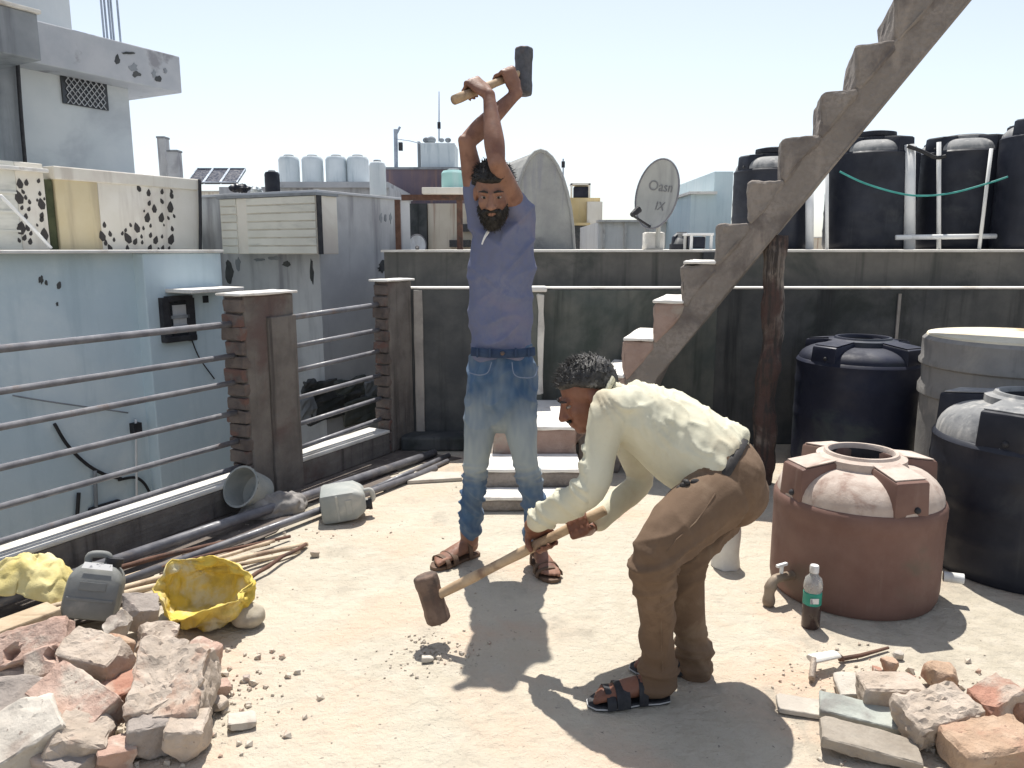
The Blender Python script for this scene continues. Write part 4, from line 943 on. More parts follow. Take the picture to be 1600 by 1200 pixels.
for i, (px0, px1, py0, Y, lab) in enumerate(((253, 265, 217, 26, 'tall slim grey chimney on the house behind the leaf patterned parapet'), (267, 283, 238, 25.6, 'shorter wider chimney beside the slim one'))):
    a = P(px0, 275, Y); b_ = P(px1, 275, Y); tz = P(px0, py0, Y).z
    t = thing('chimney', ((a.x + b_.x) / 2, Y, a.z), lab, 'chimney', 'chimneys behind the parapet')
    m = MB(); m.box(((a.x + b_.x) / 2, Y, (a.z - 0.5 + tz) / 2), (b_.x - a.x, 0.35, tz - a.z + 0.5)); m.part('shaft', 'grey_house', t, bevel=0.01)
    m = MB(); m.box(((a.x + b_.x) / 2, Y, tz + 0.03), ((b_.x - a.x) * 1.12, 0.4, 0.06)); m.part('cap', 'grey_block', t, bevel=0.01)
ct = thing('roof_tank', P(908, 309, 22.5), 'small dark tank in a pale frame on top of the yellow house', 'water tank')
rect(897, 291, 920, 309, 22.5, 0.35).part('body', 'blue_black_plastic', ct, bevel=0.03)
for px in (893, 921): rect(px - 1.4, 287, px + 1.4, 309, 22.4, 0.06).part('frame_post', 'white_wall', ct)
rect(892, 286, 923, 289, 22.4, 0.5).part('frame_top', 'white_wall', ct)
ae = thing('aerial_mast', P(881, 300, 21), 'thin aerial mast right of the vaulted hut', 'aerial'); m = MB(); m.tube([P(880, 330, 21), P(880, 248, 21)], 0.018, n=6); m.part('mast', 'wire_steel', ae); m = MB(); m.box(P(880, 257, 21), (0.09, 0.06, 0.16)); m.part('antenna_head', 'black_metal', ae)
# clutter on the grey roof
for i, (px, py, w_, h_, lab) in enumerate(((375, 294, 16, 6, 'black scrap lying on the grey roof below the solar panels'), (402, 299, 8, 8, 'pale scrap beside the small black tub'))):
    m = MB(); c = P(px, py, 15.8); m.ell(c, (w_ / 1200 * 15, 0.2, h_ / 1200 * 15)); m.solo('roof_scrap', 'black_plastic' if i == 0 else 'white_tank', lab, 'scrap', 'scrap on the grey roof', cuts=1, rough=0.08, smooth=True)

# ------------------------------------------------------------------ loose things on our floor
# steel pipes lying along the kerb
PG = 'pipes lying along the kerb'
pipe('steel_pipe', [R(-1.75, -0.16, 0.075), R(0.9, -0.30, 0.028)], 0.026, 'thick steel pipe lying nearest the kerb', 'pipe_steel', group=PG)
pipe('steel_pipe', [R(-1.5, -0.36, 0.055), R(0.62, -0.50, 0.022)], 0.019, 'thinner steel pipe lying beside the thick pipe by the kerb', 'pipe_steel', group=PG)
pipe('steel_pipe', [R(0.05, -0.42, 0.020), R(0.92, -0.40, 0.018)], 0.017, 'short pipe behind the farther grey jerrycan', 'pipe_steel', group=PG)
pipe('steel_pipe', [R(0.15, -0.47, 0.016), R(0.82, -0.455, 0.015)], 0.014, 'shortest pipe nearest the farther grey jerrycan', 'pipe_steel', group=PG)
BG = 'sticks and bars behind the yellow sack'
def stick(px0, py0, z0, px1, py1, z1, r, label, mat='bamboo', bend=0.01):
    a = G(px0, py0, z0); b_ = G(px1, py1, z1); q = []
    for k in range(9):
        t = k / 8; p_ = a.lerp(b_, t); p_.z += bend * math.sin(t * math.pi); p_.x += 0.006 * math.sin(k * 1.9 + r * 900); q.append(p_)
    m = MB(); m.tube(q, [r * (1.05 - 0.02 * k) for k in range(9)], n=8); return m.solo('wooden_stick' if mat == 'bamboo' else 'rusty_bar', mat, label, 'stick' if mat == 'bamboo' else 'bar', BG, smooth='all')
stick(60, 955, 0.09, 478, 850, 0.015, 0.013, 'longest pale stick ending right of the yellow sack')
stick(150, 915, 0.06, 455, 838, 0.02, 0.009, 'thin dark stick running just below the second pipe', 'rust')
stick(205, 925, 0.05, 470, 862, 0.012, 0.009, 'pale stick passing under the rim of the yellow sack')
stick(170, 940, 0.06, 440, 868, 0.012, 0.008, 'rusty bar passing close behind the yellow sack', 'rust')
stick(375, 915, 0.02, 480, 850, 0.02, 0.009, 'dark short bar slanting right out from under the yellow sack', 'rust')
stick(90, 935, 0.07, 330, 868, 0.03, 0.010, 'pale stick between the steel pipes and the jerrycan')
stick(250, 898, 0.04, 420, 850, 0.02, 0.007, 'rusty wire bar between pipes and pale sticks', 'rust')
stick(0, 925, 0.13, 150, 892, 0.06, 0.012, 'pale stick emerging from the crumpled yellow cloth')
stick(120, 948, 0.055, 430, 845, 0.03, 0.010, 'pale stick second from the steel pipes ending left of the longest stick')
stick(30, 972, 0.10, 300, 905, 0.05, 0.014, 'thick pale stick running behind the dark jerrycan')
stick(300, 890, 0.025, 470, 856, 0.012, 0.007, 'thin pale stick above the short slanting bar', 'bamboo')
stick(140, 900, 0.05, 380, 842, 0.03, 0.012, 'dark bar lying directly in front of the second pipe', 'rust')
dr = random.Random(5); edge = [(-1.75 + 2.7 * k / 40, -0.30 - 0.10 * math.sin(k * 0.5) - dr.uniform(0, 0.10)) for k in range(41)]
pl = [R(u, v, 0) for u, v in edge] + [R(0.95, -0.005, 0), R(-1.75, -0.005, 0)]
m = MB(); m.prism([(p.x, p.y) for p in pl], 0.0005, 0.006)  # thin dark sheet with a ragged edge beside the kerb
m.solo('dark_strip', 'dark_mottled', 'dark mottled band along the foot of the kerb', 'strip', kind='stuff')
# plank at the left edge
m = MB(); a = G(-40, 1000, 0.10); b_ = G(62, 962, 0.10); d_ = (b_ - a); rz = math.degrees(math.atan2(d_.y, d_.x))
m.box((a + b_) / 2 + Vector((0, 0, -0.03)), (d_.length + 0.1, 0.10, 0.10), rotm(z=rz))
m.solo('wooden_plank', 'plank', 'thick wooden plank end at the left picture edge under the yellow cloth', 'plank', bevel=0.006, cuts=3, rough=0.006)
# round dusty lid and cement cloth beside the near pillar
c = G(402, 812); m = MB(); 
ld = thing('bucket_lid', (c.x, c.y, 0), 'dusty grey bucket leaning against the foot of the nearer pillar', 'bucket')
rt = rotm(x=62, z=-25)
m = MB(); m.lathe([(0.0, 0.0), (0.085, 0.0), (0.10, 0.14), (0.108, 0.145), (0.108, 0.155), (0.098, 0.155), (0.09, 0.03), (0, 0.025)], (0, 0, 0), 28)
m.v = [tuple(rt @ Vector(v) + Vector((c.x - 0.02, c.y + 0.13, 0.10))) for v in m.v]; m.part('bucket_body', 'can_pale', ld, smooth=True)
m = MB(); m.tube([rt @ Vector((0.105 * math.cos(t), 0.105 * math.sin(t), 0.15)) * 1.0 + Vector((c.x - 0.02, c.y + 0.13, 0.10)) for t in [math.pi * k / 10 for k in range(11)]], 0.004, n=5); m.part('bail', 'black_metal', ld)
m = MB(); c = G(425, 806)
m.ell(c + Vector((0, 0.03, 0.03)), (0.19, 0.085, 0.075), rotm(z=40), nu=40, nv=24)
m.solo('cement_sack', 'cement_cloth', 'slumped dusty grey cement sack lying behind the pipes below the nearer pillar', 'sack', smooth='all', cuts=1, rough=0.05, rseed=2)

# jerrycans
def jerrycan(name, base, size, rot, mat, label, lab_panel):
    t = thing(name, base, label, 'jerrycan', 'grey jerrycans')
    L_, W_, H_ = size; rot = rot
    def tr(m): m.v = [tuple(rot @ Vector(v) + Vector(base)) for v in m.v]; return m
    m = MB(); m.box((0, 0, H_ * 0.42), (L_, W_, H_ * 0.84))
    # shoulders taper
    m.v = [(v[0] * (0.72 if v[2] > H_ * 0.5 else 1), v[1] * (0.8 if v[2] > H_ * 0.5 else 1), v[2]) for v in m.v]
    m2 = MB()
    m2.add([(-L_/2, -W_/2, 0.0), (L_/2, -W_/2, 0.0), (L_/2, W_/2, 0.0), (-L_/2, W_/2, 0.0),
            (-L_/2*1.02, -W_/2*1.02, H_*0.3), (L_/2*1.02, -W_/2*1.02, H_*0.3), (L_/2*1.02, W_/2*1.02, H_*0.3), (-L_/2*1.02, W_/2*1.02, H_*0.3),
            (-L_/2, -W_/2, H_*0.68), (L_/2, -W_/2, H_*0.68), (L_/2, W_/2, H_*0.68), (-L_/2, W_/2, H_*0.68),
            (-L_*0.33, -W_*0.36, H_*0.88), (L_*0.33, -W_*0.36, H_*0.88), (L_*0.33, W_*0.36, H_*0.88), (-L_*0.33, W_*0.36, H_*0.88)],
           [(3, 2, 1, 0)] + [(a*4+k, a*4+(k+1) % 4, a*4+4+(k+1) % 4, a*4+4+k) for a in range(3) for k in range(4)] + [(12, 13, 14, 15)])
    tr(m2).part('body', mat, t, smooth=True, bevel=0.02)
    m = MB(); m.tube(curve_pts([(-L_*0.24, 0, H_*0.86), (-L_*0.24, 0, H_*1.0), (0, 0, H_*1.04), (L_*0.12, 0, H_*1.0), (L_*0.12, 0, H_*0.86)], 4), 0.013, n=8); tr(m).part('handle', mat, t, smooth='all')
    m = MB(); m.lathe([(0.026, H_*0.86), (0.026, H_*0.93), (0.03, H_*0.93), (0.03, H_*1.0), (0, H_*1.0)], (L_*0.24, 0, 0), 16); tr(m).part('cap', 'black_metal', t, smooth=True)
    if lab_panel:
        m = MB(); m.add([(-0.05, -W_*0.405, H_*0.80), (0.05, -W_*0.405, H_*0.80), (0.045, -W_*0.34, H_*0.895), (-0.045, -W_*0.34, H_*0.895)], [(0, 1, 2, 3)])
        m.v = [(v[0], v[1] - 0.012, v[2] + 0.006) for v in m.v]; tr(m).part('label_patch', 'label_white', t)
    m = MB(); m.box((0, -W_/2*1.02, H_*0.33), (L_*0.86, 0.006, 0.012)); m.box((0, -W_/2*1.015, H_*0.55), (L_*0.5, 0.006, 0.03)); tr(m).part('moulded_rib', mat, t, bevel=0.002)
    return t
jb = G(128, 985, 0.02)
jerrycan('jerrycan', jb + Vector((0, 0.05, 0.025)), (0.175, 0.15, 0.215), rotm(x=-16, y=14, z=16), 'can_grey', 'dark grey jerrycan with white patch standing tilted behind the bricks', True)
jb = G(508, 822, 0.0)
jerrycan('jerrycan', jb + Vector((-0.04, 0.10, 0.075)), (0.15, 0.215, 0.25), rotm(x=0, y=84, z=12), 'can_pale', 'paler grey jerrycan lying on its side near the corner', False)

# yellow sacks
def sheet_obj(name, fn, nu, nv, mat, label, cat, th=0.004, group=None):
    vs = []; fs = []
    for i in range(nu):
        for j in range(nv): vs.append(fn(i / (nu - 1), j / (nv - 1)))
    for i in range(nu - 1):
        for j in range(nv - 1): fs.append((i * nv + j, (i + 1) * nv + j, (i + 1) * nv + j + 1, i * nv + j + 1))
    m = MB(); m.add(vs, fs); o = m.solo(name, mat, label, cat, group, smooth='all')
    md = o.modifiers.new('thickness', 'SOLIDIFY'); md.thickness = th; md.offset = 0
    return o
def fold(p, s, amp, seed):
    q = Vector(p) * s + Vector((seed, seed * 2, -seed))
    a = 1 - abs(mnoise.noise(q)) * 2
    return amp * (a + 0.5 * (1 - abs(mnoise.noise(q * 2.3)) * 2))
sc0 = G(312, 985, 0.0) + Vector((0, 0.06, 0.0))
axis = Vector((-0.30, -0.50, 0.80)).normalized()      # the mouth of the sack looks up at the camera
sx = axis.cross(Vector((0, 0, 1))).normalized(); sx = -sx; sy = sx.cross(axis).normalized()
def sack(u, v):
    a = 2 * math.pi * u; 
    d_ = 0.07 - 0.19 * (v ** 1.1)                        # from mouth (v=0) down to the closed bottom (v=1)
    prof = math.sqrt(max(0, 1 - max(0, (v - 0.25) / 0.75) ** 2.2)) * (1 + 0.10 * max(0, 0.25 - v) / 0.25)
    rx_, ry_ = 0.165 * prof, 0.112 * prof
    p = axis * d_ + sx * (rx_ * math.cos(a)) + sy * (ry_ * math.sin(a))
    k_ = fold((math.cos(a) * 0.5, math.sin(a) * 0.5, v), 3.0, 0.026, 4.2) + fold((math.cos(a), math.sin(a), v * 0.6), 3.4, 0.007, 8.2)
    n_ = (sx * math.cos(a) + sy * math.sin(a))
    p += n_ * k_ * (0.4 + prof * 0.6) + axis * (0.03 * math.sin(a * 2 + 0.7) + 0.07 * mnoise.noise(Vector((math.cos(a) * 1.3, math.sin(a) * 1.3, 3.3)))) * (1 - v)
    p = sc0 + Vector((0, 0.03, 0.105)) + p
    if p.z > 0.125: p.z = 0.125 + (p.z - 0.125) * 0.55
    p.z += 0.012 * mnoise.noise(p * 13) * (1 - v)
    if p.z < 0.012: p.z = 0.012 + (0.012 - p.z) * 0.05
    return p
sheet_obj('open_sack', sack, 97, 40, 'sack_yellow', 'bright yellow plastic sack lying open behind the brick heap', 'sack', group='yellow sacks')
cc = G(40, 950, 0.04)
def cloth(u, v):
    x = (u - 0.5) * 0.34; y = (v - 0.5) * 0.22
    r2 = ((u - 0.5) * 2) ** 2 + ((v - 0.5) * 2) ** 2
    h_ = 0.13 * max(0, 1 - r2 * 0.6) + fold((x * 3.2 + y * 1.2, y * 4, 0), 2.2, 0.035, 1.3) * (1.1 - min(1, r2) * 0.6)
    p = cc + Vector((x + fold((x, y, 3), 9, 0.018, 5), y + fold((x, y, 7), 9, 0.02, 6), 0.03 + max(-0.03, h_)))
    return p
sheet_obj('crumpled_sack', cloth, 70, 50, 'sack_pale', 'crumpled pale yellow sack at the left edge below the kerb', 'sack', group='yellow sacks')

# bottle in front of the brown tank
bc = G(1266, 979); bt = thing('drink_bottle', bc, 'plastic drink bottle with green label in front of the brown tank', 'bottle')
m = MB(); m.lathe([(0, 0.0), (0.028, 0.0), (0.032, 0.006), (0.032, 0.085), (0.030, 0.09)], bc, 24); m.part('base', 'bottle_dark', bt, smooth=True)
m = MB(); m.lathe([(0.030, 0.09), (0.0325, 0.092), (0.0325, 0.135), (0.030, 0.138)], bc, 24); m.part('label_band', 'bottle_green', bt, smooth=True)
m = MB(); m.lathe([(0.030, 0.138), (0.033, 0.15), (0.033, 0.165), (0.028, 0.187), (0.016, 0.20), (0.0135, 0.21)], bc, 24); m.part('shoulder', 'water_bottle', bt, smooth=True)
m = MB(); m.lathe([(0.0135, 0.208), (0.016, 0.21), (0.016, 0.232), (0.014, 0.236), (0, 0.236)], bc, 18); m.part('cap', 'white_pvc', bt, smooth=True)
m = MB(); m.box(bc + Vector((-0.005, -0.0335, 0.113)), (0.03, 0.002, 0.02)); m.part('label_print', 'label_white', bt)
# pale cement stub between the bending man and the brown tank
c = G(1150, 893); m = MB()
m.lathe([(0, 0.001), (0.062, 0.001), (0.058, 0.05), (0.06, 0.12), (0.056, 0.20), (0.045, 0.215), (0, 0.218)], c + Vector((-0.03, 0.06, 0)), 24)
m.solo('cement_stub', 'concrete_pale', 'short pale cement stub on the floor behind the bending man', 'stub', smooth=True, cuts=1, rough=0.01)
# flat stone by the first step
a = G(636, 757); b_ = G(722, 752); c_ = G(722, 742); d_ = G(648, 742)
m = MB(); m.prism([(a.x, a.y), (b_.x, b_.y), (c_.x, c_.y), (d_.x, d_.y)], 0.001, 0.022)
m.solo('flat_stone', 'stone_white', 'flat pale stone slab lying left of the low steps', 'slab', bevel=0.004)
# ------------------------------------------------------------------ people
def resample(pts, rads, per=5):
    P_ = [Vector(p) for p in pts]; Q = [Vector((r[0], r[1], 0)) if isinstance(r, (tuple, list)) else Vector((r, r, 0)) for r in rads]
    a = curve_pts(P_, per); b = curve_pts(Q, per)
    return a, [(max(0.002, q.x), max(0.002, q.y)) for q in b]
def limb(mb, pts, rads, ref=(1, 0, 0), n=16, per=5, cap=(1, 1)):
    p, r = resample(pts, rads, per)
    # rounded ends
    t0 = (p[0] - p[1]).normalized(); t1 = (p[-1] - p[-2]).normalized()
    h0 = min(r[0]) * cap[0]; h1 = min(r[-1]) * cap[1]
    pre = [(p[0] + t0 * (h0 * math.sin(a)), (r[0][0] * math.cos(a), r[0][1] * math.cos(a))) for a in (1.45, 1.1, 0.75, 0.4)]
    post = [(p[-1] + t1 * (h1 * math.sin(a)), (r[-1][0] * math.cos(a), r[-1][1] * math.cos(a))) for a in (0.4, 0.75, 1.1, 1.45)]
    pts_ = [q[0] for q in pre] + p + [q[0] for q in post]
    rr = [q[1] for q in pre] + r + [q[1] for q in post]
    mb.tube(pts_, rr, n=n, ref=ref)
def fuse(mb, voxel, smooth=3, shrink_fix=True):
    me = bpy.data.meshes.new('tmp'); me.from_pydata(mb.v, [], mb.f); me.update()
    bm = bmesh.new(); bm.from_mesh(me); bmesh.ops.recalc_face_normals(bm, faces=bm.faces); bm.to_mesh(me); bm.free()
    o = bpy.data.objects.new('tmp', me); C.objects.link(o)
    md = o.modifiers.new('r', 'REMESH'); md.mode = 'VOXEL'; md.voxel_size = voxel
    bpy.context.view_layer.update()
    ev = o.evaluated_get(bpy.context.evaluated_depsgraph_get())
    m2 = bpy.data.meshes.new_from_object(ev)
    nv = len(m2.vertices)
    V_ = np.empty(nv * 3); m2.vertices.foreach_get('co', V_); V_ = V_.reshape(-1, 3)
    E_ = np.empty(len(m2.edges) * 2, dtype=np.int64); m2.edges.foreach_get('vertices', E_); E_ = E_.reshape(-1, 2)
    F_ = [tuple(p.vertices) for p in m2.polygons]
    bpy.data.objects.remove(o); bpy.data.meshes.remove(me)
    deg = np.zeros(nv); np.add.at(deg, E_[:, 0], 1); np.add.at(deg, E_[:, 1], 1)
    def lap(X):
        S = np.zeros_like(X); np.add.at(S, E_[:, 0], X[E_[:, 1]]); np.add.at(S, E_[:, 1], X[E_[:, 0]])
        return S / deg[:, None] - X
    for _ in range(smooth):
        V_ = V_ + 0.55 * lap(V_)
        if shrink_fix: V_ = V_ - 0.56 * lap(V_)
    if not shrink_fix:
        pass
    bpy.data.meshes.remove(m2)
    return V_, F_
def normals(V_, F_):
    n = np.zeros_like(V_)
    q = np.array([f if len(f) == 4 else (f[0], f[1], f[2], f[2]) for f in F_])
    fn = np.cross(V_[q[:, 2]] - V_[q[:, 0]], V_[q[:, 3]] - V_[q[:, 1]])
    for k in range(4): np.add.at(n, q[:, k], fn)
    return n / (np.linalg.norm(n, axis=1)[:, None] + 1e-9)
def skin_part(name, V_, F_, mat, parent):
    m = MB(); m.v = [tuple(v) for v in V_]; m.f = F_
    return m.part(name, mat, parent, smooth='all')
def wrinkle(V_, F_, fn):
    n = normals(V_, F_)
    d = np.array([fn(Vector(v), Vector(k)) for v, k in zip(V_, n)])
    return V_ + n * d[:, None]
def ridge(q):
    return 2.2 * (max(0.0, 1.0 - 2.6 * abs(mnoise.noise(q))) ** 1.6) - 0.5

def head_prims(mb, c, f, u, s=1.0):
    f = Vector(f).normalized(); u = Vector(u); u = (u - f * u.dot(f)).normalized(); r = f.cross(u)
    Mx = Matrix((r, f, u)).transposed()
    c = Vector(c)
    def L(x, y, z): return c + Mx @ Vector((x * s, y * s, z * s))
    def E(p, sz, nu=16, nv=10): mb.ell(L(*p), tuple(q * s for q in sz), Mx, nu, nv)
    E((0, -0.015, 0.032), (0.074, 0.094, 0.085), 24, 16)
    E((0, 0.028, -0.03), (0.061, 0.063, 0.088), 24, 16)
    E((0, 0.020, -0.07), (0.052, 0.058, 0.045))
    E((0, 0.062, -0.092), (0.03, 0.03, 0.024))
    for q in (-1, 1):
        E((q * 0.034, 0.058, -0.024), (0.024, 0.026, 0.026))
        E((q * 0.077, -0.008, -0.004), (0.010, 0.021, 0.032))
        E((q * 0.012, 0.100, -0.036), (0.010, 0.012, 0.009))
        E((q * 0.03, 0.080, 0.020), (0.024, 0.014, 0.009))
    limb(mb, [L(0, 0.084, 0.014), L(0, 0.100, -0.012), L(0, 0.112, -0.032)], [0.010 * s, 0.012 * s, 0.014 * s], n=10, per=3)
    E((0, 0.090, -0.060), (0.024, 0.013, 0.007)); E((0, 0.088, -0.072), (0.021, 0.013, 0.008))
    return L, Mx
def hair_cap(name, L, Mx, s, hairline, th, mat, parent, seed, tufts=500, tl=0.016):
    c = L(0, -0.015, 0.032); m = MB(); m.ell((0, 0, 0), (1, 1, 1), None, 64, 40)
    S = Vector((0.076, 0.096, 0.088)) * s
    out = []; surf = []
    for v in m.v:
        d = Vector(v); p = Vector((d.x * S.x, d.y * S.y, d.z * S.z))
        k = hairline(d)
        off = -0.012 * s + (th * s + 0.012 * s) * max(0, min(1, k * 7 + 0.5))
        off += 0.005 * mnoise.noise(d * 7 + Vector((seed, 0, 0))) * (1 if k > 0 else 0)
        nrm = Vector((d.x / S.x, d.y / S.y, d.z / S.z)).normalized()
        q = p + nrm * off
        out.append(tuple(c + Mx @ q))
        if k > 0.05: surf.append((c + Mx @ q, Mx @ nrm))
    m.v = out
    rr = random.Random(seed)
    if surf:
        for _ in range(tufts):
            p, n_ = rr.choice(surf)
            t = (Mx @ Vector((rr.uniform(-1, 1), rr.uniform(-0.2, 1.2), rr.uniform(-0.5, 0.6)))).normalized()
            dirn = (n_ * 0.55 + t * 0.8).normalized()
            sd = dirn.cross(n_).normalized() * 0.0022
            base = p + Vector((rr.uniform(-1, 1), rr.uniform(-1, 1), rr.uniform(-1, 1))) * 0.004 - n_ * 0.003
            ln = tl * rr.uniform(0.6, 1.4)
            m.add([base - sd, base + sd, base + n_ * 0.003, base + dirn * ln], [(0, 1, 3), (1, 2, 3), (2, 0, 3)])
    return m.part(name, mat, parent, smooth='all')
def eyes(L, Mx, s, parent):
    for q in (-1, 1):
        m = MB(); m.ell(L(q * 0.030, 0.0765, 0.002), (0.0115 * s, 0.010 * s, 0.0058 * s), Mx); e = m.part('eye', 'eye_white', parent, smooth='all')
        m = MB(); m.ell(L(q * 0.030, 0.0845, 0.001), (0.0058 * s, 0.003 * s, 0.0052 * s), Mx, 12, 8); m.part('iris', 'hair_black', e, smooth='all')
        m = MB(); m.tube([L(q * 0.012, 0.095, 0.024), L(q * 0.03, 0.0945, 0.029), L(q * 0.05, 0.080, 0.024)], [0.0035 * s, 0.0045 * s, 0.002 * s], n=6); m.part('eyebrow', 'hair_black', parent)
def grip(mb, c, axis, fore, rho, flip=1, thumb=1, s=1.0):
    """a hand closed round a rod: c on the rod's axis, fore = direction the forearm comes from"""
    r = Vector(axis).normalized(); e2 = Vector(fore); e2 = (e2 - r * e2.dot(r)).normalized(); w = r.cross(e2) * flip
    c = Vector(c)
    def L(a, b, z): return c + w * (a * s) + e2 * (b * s) + r * (z * s)
    # palm
    limb(mb, [L(rho + 0.024, -0.05, 0), L(rho + 0.018, -0.015, 0.0), L(rho + 0.013, 0.024, 0)], [(0.030 * s, 0.019 * s), (0.041 * s, 0.0165 * s), (0.041 * s, 0.013 * s)], ref=r, n=16, per=4)
    for i, (ln, rd) in enumerate(((0.95, 0.0088), (1.0, 0.0092), (0.97, 0.009), (0.82, 0.0078))):
        z = (1.5 - i) * 0.0205 * thumb
        R_ = rho + 0.0085
        pts = [L(rho + 0.013, 0.024, z), L(R_ * math.cos(0.75) + 0.006, R_ * math.sin(0.75) + 0.016, z)]
        end = 3.6 * ln
        for k in range(1, 5):
            a = 0.75 + (end - 0.75) * k / 4
            pts.append(L(R_ * math.cos(a), R_ * math.sin(a), z - 0.002 * k * thumb))
        limb(mb, pts, [rd * s * q for q in (1.1, 1.12, 1.0, 1.0, 0.92, 0.8)], n=10, per=3)
    z = 0.036 * thumb
    R_ = rho + 0.010
    pts = [L(rho + 0.02, -0.035, z * 0.5), L(rho + 0.012, -0.022, z * 1.0)]
    for a in (-0.9, -1.6, -2.3): pts.append(L(R_ * math.cos(a), R_ * math.sin(a), z * 1.15))
    limb(mb, pts, [q * s for q in (0.014, 0.0135, 0.0115, 0.0105, 0.0085)], n=10, per=3)
    return L(rho + 0.024, -0.06, 0)
def foot(mb, heel, yaw, s=1.0, lift=0.02):
    d = Vector((math.cos(yaw), math.sin(yaw), 0)); sd = Vector((-d.y, d.x, 0)); h = Vector(heel)
    def L(a, b, z): return h + d * (a * s) + sd * (b * s) + Vector((0, 0, z * s + lift))
    limb(mb, [L(0.02, 0, 0.038), L(0.08, 0, 0.038), L(0.14, 0, 0.028), L(0.185, 0, 0.02)], [(0.030 * s, 0.036 * s), (0.032 * s, 0.036 * s), (0.042 * s, 0.027 * s), (0.044 * s, 0.016 * s)], ref=sd, n=16, per=3)
    for b, a, r_ in ((0.030, 0.245, 0.0125), (0.010, 0.242, 0.0095), (-0.007, 0.234, 0.009), (-0.022, 0.224, 0.0085), (-0.036, 0.210, 0.008)):
        limb(mb, [L(0.18, b, 0.016), L(0.212, b * 1.05, 0.019), L(a, b * 1.06, 0.010)], [r_ * s * 1.05, r_ * s * 1.05, r_ * s * 0.9], n=8, per=2)
    limb(mb, [L(0.045, 0, 0.04), L(0.05, 0, 0.09), L(0.05, 0, 0.15)], [(0.03 * s, 0.036 * s), (0.03 * s, 0.035 * s), (0.033 * s, 0.037 * s)], ref=sd, per=3)
    return L
def sandal(parent, heel, yaw, s, mat, side, style):
    d = Vector((math.cos(yaw), math.sin(yaw), 0)); sd = Vector((-d.y, d.x, 0)); h = Vector(heel)
    def L(a, b, z): return h + d * (a * s) + sd * (b * s) + Vector((0, 0, z * s))
    out = [(-0.018, 0.0), (-0.01, 0.026), (0.03, 0.036), (0.09, 0.035), (0.15, 0.046), (0.20, 0.052), (0.245, 0.045), (0.268, 0.02), (0.265, -0.012), (0.235, -0.042), (0.19, -0.050), (0.13, -0.044), (0.08, -0.036), (0.03, -0.036), (-0.01, -0.026)]
    m = MB(); m.prism([(L(a, b, 0).x, L(a, b, 0).y) for a, b in out], h.z + 0.001, h.z + 0.018 * s)
    sole = m.part('sandal', mat, parent, bevel=0.004)
    if style == 'black':
        m = MB(); m.prism([(L(a * 1.01, b * 1.03, 0).x, L(a * 1.01, b * 1.03, 0).y) for a, b in out], h.z + 0.007, h.z + 0.011); m.part('sole_edge', 'sandal_edge', sole)
    bands = [(0.085, 0.03, 0.084, 0.040), (0.155, 0.045, 0.066, 0.052), (0.195, 0.03, 0.052, 0.055)] if style == 'black' else [(0.06, 0.022, 0.095, 0.040), (0.16, 0.028, 0.060, 0.054), (0.205, 0.022, 0.050, 0.056)]
    for a, wd, hz, hw in bands:
        vs = []; n = 11
        for k in range(n):
            t = math.pi * k / (n - 1)
            for aa in (-wd / 2, wd / 2):
                for q in (1.0, 1.12): vs.append(L(a + aa, hw * q * math.cos(t), 0.012 + (hz - 0.012) * q * math.sin(t) ** 0.7))
        fs = []
        for k in range(n - 1):
            o = k * 4
            fs += [(o + 1, o + 5, o + 7, o + 3), (o, o + 2, o + 6, o + 4), (o, o + 4, o + 5, o + 1), (o + 2, o + 3, o + 7, o + 6)]
        m = MB(); m.add(vs, fs); m.part('strap', mat, sole, smooth=True)
    return sole

# ================= standing man, hammer raised overhead, facing the camera
Y1 = 3.15
man1 = thing('person', (G(785, 890).x, 3.12, 0), 'standing bearded person in blue grey T-shirt and faded jeans swinging a sledgehammer overhead', 'person')
B = MB()
ST = MB(); JN = MB()
hm_a = P(715, 154, 3.03); hm_b = P(818, 112, 3.30)
haft = (hm_b - hm_a).normalized()
def on_haft(t): return hm_a.lerp(hm_b, t)
RH = 0.018
# joints
shA, elA = P(748, 325, 3.12), P(729, 222, 3.06)
shB, elB = P(808, 330, 3.12), P(776, 254, 2.93)
cA = on_haft(0.70); cB = on_haft(0.24)
wA = grip(B, cA, haft, cA - elA, RH, flip=1, thumb=1)
wB = grip(B, cB, haft, cB - elB, RH, flip=1, thumb=1)
waist = P(785, 548, Y1)
def arm(mb, s_, e_, w_, k=1.0):
    limb(mb, [s_, s_.lerp(e_, 0.3), s_.lerp(e_, 0.6), s_.lerp(e_, 0.9), e_], [0.047 * k, 0.046 * k, 0.041 * k, 0.034 * k, 0.033 * k], n=16, per=4)
    limb(mb, [e_, e_.lerp(w_, 0.12), e_.lerp(w_, 0.32), e_.lerp(w_, 0.65), e_.lerp(w_, 0.92), w_], [0.032 * k, 0.036 * k, 0.039 * k, 0.031 * k, 0.0245 * k, 0.025 * k], n=16, per=4)
    d_ = ((e_ - s_).normalized() - (w_ - e_).normalized()); 
    if d_.length > 0.05: mb.ell(e_ + d_.normalized() * 0.016, (0.022 * k, 0.022 * k, 0.022 * k))
arm(B, shA, elA, wA); arm(B, shB, elB, wB)
HC = P(771, 302, 3.03)
HS = 0.92
L1, X1 = head_prims(B, HC, (-0.08, -0.93, -0.28), (0, 0.02, 1), HS)
chest = P(783, 375, 3.14); neckb = P(779, 350, 3.12)
limb(B, [HC + Vector((0, 0.02, -0.05)), neckb, chest], [(0.05, 0.05), (0.055, 0.055), (0.09, 0.07)], n=16)
limb(B, [chest, P(783, 450, Y1), waist, P(783, 600, Y1)], [(0.115, 0.08), (0.11, 0.08), (0.11, 0.085), (0.12, 0.09)], n=20)
legs1 = []
